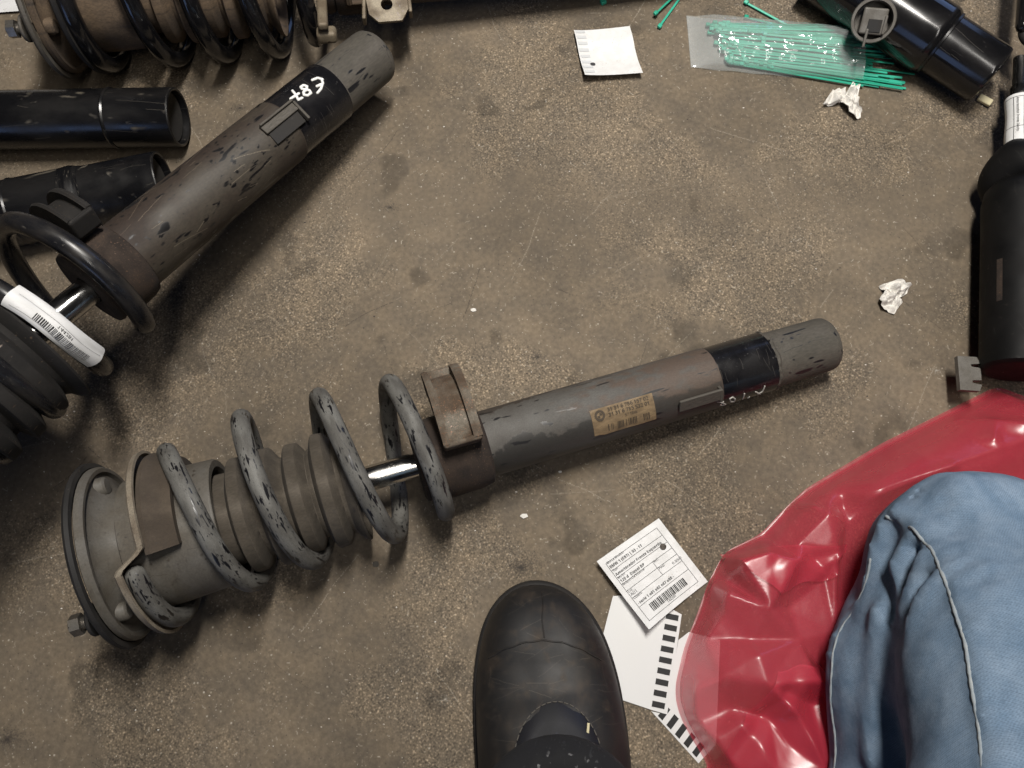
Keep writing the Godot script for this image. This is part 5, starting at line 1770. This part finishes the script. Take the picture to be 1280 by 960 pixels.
	for k in 41:
		var x := lerpf(-0.036, 0.038, k / 40.0)
		line.append(surf.call(x, 0.036 + 9.0 * x * x + 0.0003 * sin(k * 0.9), 0.0))
	mb.tube(line, func(_u): return 0.0006, 6, 0.1)
	line = PackedVector3Array()
	for k in 12:
		line.append(surf.call(0.0005 * sin(k * 0.7), lerpf(0.006, 0.034, k / 11.0), 0.0002))
	mb.tube(line, func(_u): return 0.0005, 6, 0.1)
	obj("toe_seam", mb, M.leather, boot)
	# tongue panel, raised, with a stitched border
	mb = MB.new()
	var edge := func(a: float): return Vector2(0.0075 + 0.0275 * cos(a), 0.108 - 0.036 * sin(a))
	mb.grid(10, 40, func(u, w):
		var e: Vector2 = edge.call(lerpf(-0.5, PI + 0.5, w))
		var p := Vector2(0.0075, 0.125).lerp(e, u)
		return surf.call(p.x, p.y, 0.0016 * (1.0 - smoothstep(0.9, 1.0, u)) + 0.0004), 1.0, 1.0, false, "up")
	obj("tongue_panel", mb, M.leather_panel, boot)
	mb = MB.new()
	for k in 30:
		var e0: Vector2 = edge.call(lerpf(-0.4, PI + 0.4, k / 30.0))
		var e1: Vector2 = edge.call(lerpf(-0.4, PI + 0.4, (k + 0.6) / 30.0))
		mb.tube(PackedVector3Array([surf.call(e0.x, e0.y, 0.0008), surf.call((e0.x + e1.x) / 2, (e0.y + e1.y) / 2, 0.0012), surf.call(e1.x, e1.y, 0.0008)]), func(_u): return 0.0004, 5, 0.1)
	obj("stitching", mb, M.thread, boot)
	mb = MB.new()
	mb.box(surf.call(0.026, 0.088, 0.002), Vector3(0.0016, 0.0008, 0.010), Basis(Vector3.UP, -0.1), 0.0003, 2)
	tag(obj("pull_tab", mb, M.cream, boot), "small pale and red loop tab")
	mb = MB.new()
	mb.grid(40, 16, func(u, w):
		var a: float = u * TAU
		var rr := 0.013
		var q: float = w * TAU
		var R := 0.040 + rr * cos(q)
		return Vector3(0.006 + R * cos(a), 0.112 + rr * sin(q) + 0.012 * cos(a * 1.0) * 0.0 - 0.014 * sin(-a) * 0.6, 0.142 + R * 1.1 * sin(a)), 1.0, 1.0, true)
	obj("collar", mb, M.cloth_black, boot)
	mb = MB.new()
	mb.lathe(PackedVector2Array([Vector2(0.06, 0.040), Vector2(0.115, 0.043), Vector2(0.15, 0.040), Vector2(0.2, 0.038)]), 40)
	var sh := obj("sock", mb, M.cloth_black, boot)
	sh.transform = Transform3D(Basis(Vector3.BACK, PI / 2), Vector3(0.006, 0.0, 0.146))


func build_grit() -> void:
	var mb := MB.new()
	var r2 := RandomNumberGenerator.new()
	r2.seed = 21
	mb.grid(4, 6, func(u, w):
		var a: float = w * TAU
		var th: float = lerpf(-PI / 2 + 0.01, PI / 2 - 0.01, u)
		return Vector3(cos(th) * cos(a) * (1.0 + 0.3 * sin(a * 2.0)), sin(th) * 0.6, cos(th) * sin(a)), 1.0, 1.0, true)
	var mm := MultiMesh.new()
	mm.transform_format = MultiMesh.TRANSFORM_3D
	mm.use_colors = true
	mm.mesh = mb.mesh()
	var count := 4200
	mm.instance_count = count
	for k in count:
		var s := 0.00016 + 0.0005 * pow(r2.randf(), 4.0)
		var p := Vector3(r2.randf_range(-0.6, 0.6), s * 0.2, r2.randf_range(-0.62, 0.22))
		mm.set_instance_transform(k, Transform3D(Basis(Vector3.UP, r2.randf() * TAU).scaled(Vector3(s * r2.randf_range(0.8, 1.6), s, s)), p))
		var v := r2.randf()
		var c := Color(0.42, 0.37, 0.30) if v < 0.5 else (Color(0.62, 0.58, 0.52) if v < 0.8 else Color(0.06, 0.05, 0.045))
		mm.set_instance_color(k, c)
	var o := MultiMeshInstance3D.new()
	o.name = "grit"
	o.multimesh = mm
	var m := plain(Color.WHITE, 0.85)
	m.vertex_color_use_as_albedo = true
	o.material_override = m
	add_child(o, true)
	tag(o, "loose sand and grit scattered over the concrete floor", "grit", "", "stuff")


func lamp(called: String, label: String, at: Transform3D, size: Vector2, color: Color, energy: float, glow: float) -> void:
	var l := AreaLight3D.new()
	l.name = called + "_source"
	l.area_size = size
	l.light_color = color
	l.light_energy = energy
	l.area_range = 12.0
	l.shadow_enabled = true
	add_child(l, true)
	l.transform = at
	var t := thing(called, label, "lamp", at, "ceiling lamps")
	var mb := MB.new()
	mb.box(Vector3(0, 0, 0.03), Vector3(size.x + 0.06, size.y + 0.06, 0.05), Basis(), 0.006)
	obj("lamp_housing", mb, plain(c8(180, 180, 178), 0.6), t)
	mb = MB.new()
	mb.quad(Vector3(-size.x / 2, -size.y / 2, 0.003), Vector3(size.x / 2, -size.y / 2, 0.003), Vector3(size.x / 2, size.y / 2, 0.003), Vector3(-size.x / 2, size.y / 2, 0.003), Vector3(0, 0, -1))
	var g := plain(Color.WHITE, 0.5)
	g.emission_enabled = true
	g.emission = color
	g.emission_energy_multiplier = glow
	obj("lamp_glow", mb, g, t)


func daylight(called: String, label: String, at: Vector3, size: Vector2, energy: float) -> void:
	var to := (Vector3(0, 0.0, -0.2) - at).normalized()
	var b := Basis.looking_at(to, Vector3.UP)
	var l := AreaLight3D.new()
	l.name = called + "_source"
	l.area_size = size
	l.light_color = Color(0.66, 0.78, 1.0)
	l.light_energy = energy
	l.area_range = 12.0
	l.shadow_enabled = true
	add_child(l, true)
	l.transform = Transform3D(b, at)
	var mb := MB.new()
	mb.box(Vector3(0, 0, 0.03), Vector3(size.x, size.y, 0.04), Basis(), 0.004)
	var g := plain(c8(160, 180, 210), 0.6)
	g.emission_enabled = true
	g.emission = Color(0.55, 0.7, 1.0)
	g.emission_energy_multiplier = 0.6
	var o := obj(called, mb, g)
	o.transform = Transform3D(b, at)
	tag(o, label, "window")


func _ready() -> void:
	# camera: a phone held over the floor, looking down and a little ahead
	var cam := Camera3D.new()
	cam.name = "camera"
	cam.fov = 53.13
	cam.near = 0.02
	cam.far = 40.0
	cam.position = Vector3(0, 0.58, 0)
	cam.rotation_degrees = Vector3(-75, 0, 0)
	add_child(cam, true)
	cam.current = true
	var env := Environment.new()
	env.background_mode = Environment.BG_COLOR
	env.background_color = c8(150, 148, 150)
	env.background_energy_multiplier = 0.05
	env.tonemap_mode = Environment.TONE_MAPPER_LINEAR
	env.tonemap_exposure = 1.0
	env.sdfgi_enabled = true
	env.ssao_enabled = true
	env.ssil_enabled = true
	var we := WorldEnvironment.new()
	we.name = "environment"
	we.environment = env
	add_child(we, true)
	rng.seed = 4
	# two batten lamps over the floor, running away from the camera
	var down := Basis(Vector3.RIGHT, -PI / 2)
	lamp("ceiling_lamp", "long ceiling batten lamp over the brown strut", Transform3D(down, Vector3(0.10, 1.30, -0.50)), Vector2(0.10, 0.45), Color(1.0, 0.98, 0.95), 2.3, 2.0)
	lamp("ceiling_lamp", "long ceiling batten lamp over the kneeling person", Transform3D(down, Vector3(0.20, 1.75, 0.44)), Vector2(0.10, 1.0), Color(1.0, 0.98, 0.95), 0.55, 2.0)
	# daylight from two far openings, low and bluish
	daylight("open_doorway", "bright bluish doorway beyond the black strut", Vector3(1.5, 0.9, -2.6), Vector2(1.2, 1.2), 0.4)
	daylight("open_doorway", "bright bluish doorway behind the kneeling person", Vector3(-1.6, 0.9, 2.4), Vector2(1.2, 1.2), 0.4)
	make_materials()
	make_floor()
	build_main_strut()
	build_marked_strut()
	build_brown_strut()
	open_tube("damper_tube", "straight black damper tube, end showing beside the brown strut's coils", Vector3(-0.60, 0.0258, -0.3697), Vector3(-0.2740, 0.0258, -0.3759), 0.0234, false)
	open_tube("damper_tube", "black damper tube with a stepped end under the marked strut", Vector3(-0.56, 0.0272, -0.2500), Vector3(-0.2780, 0.0262, -0.3168), 0.0242, true)
	build_damper()
	build_right_strut()
	build_papers()
	build_ties()
	build_red_bag()
	build_person()
	build_grit()
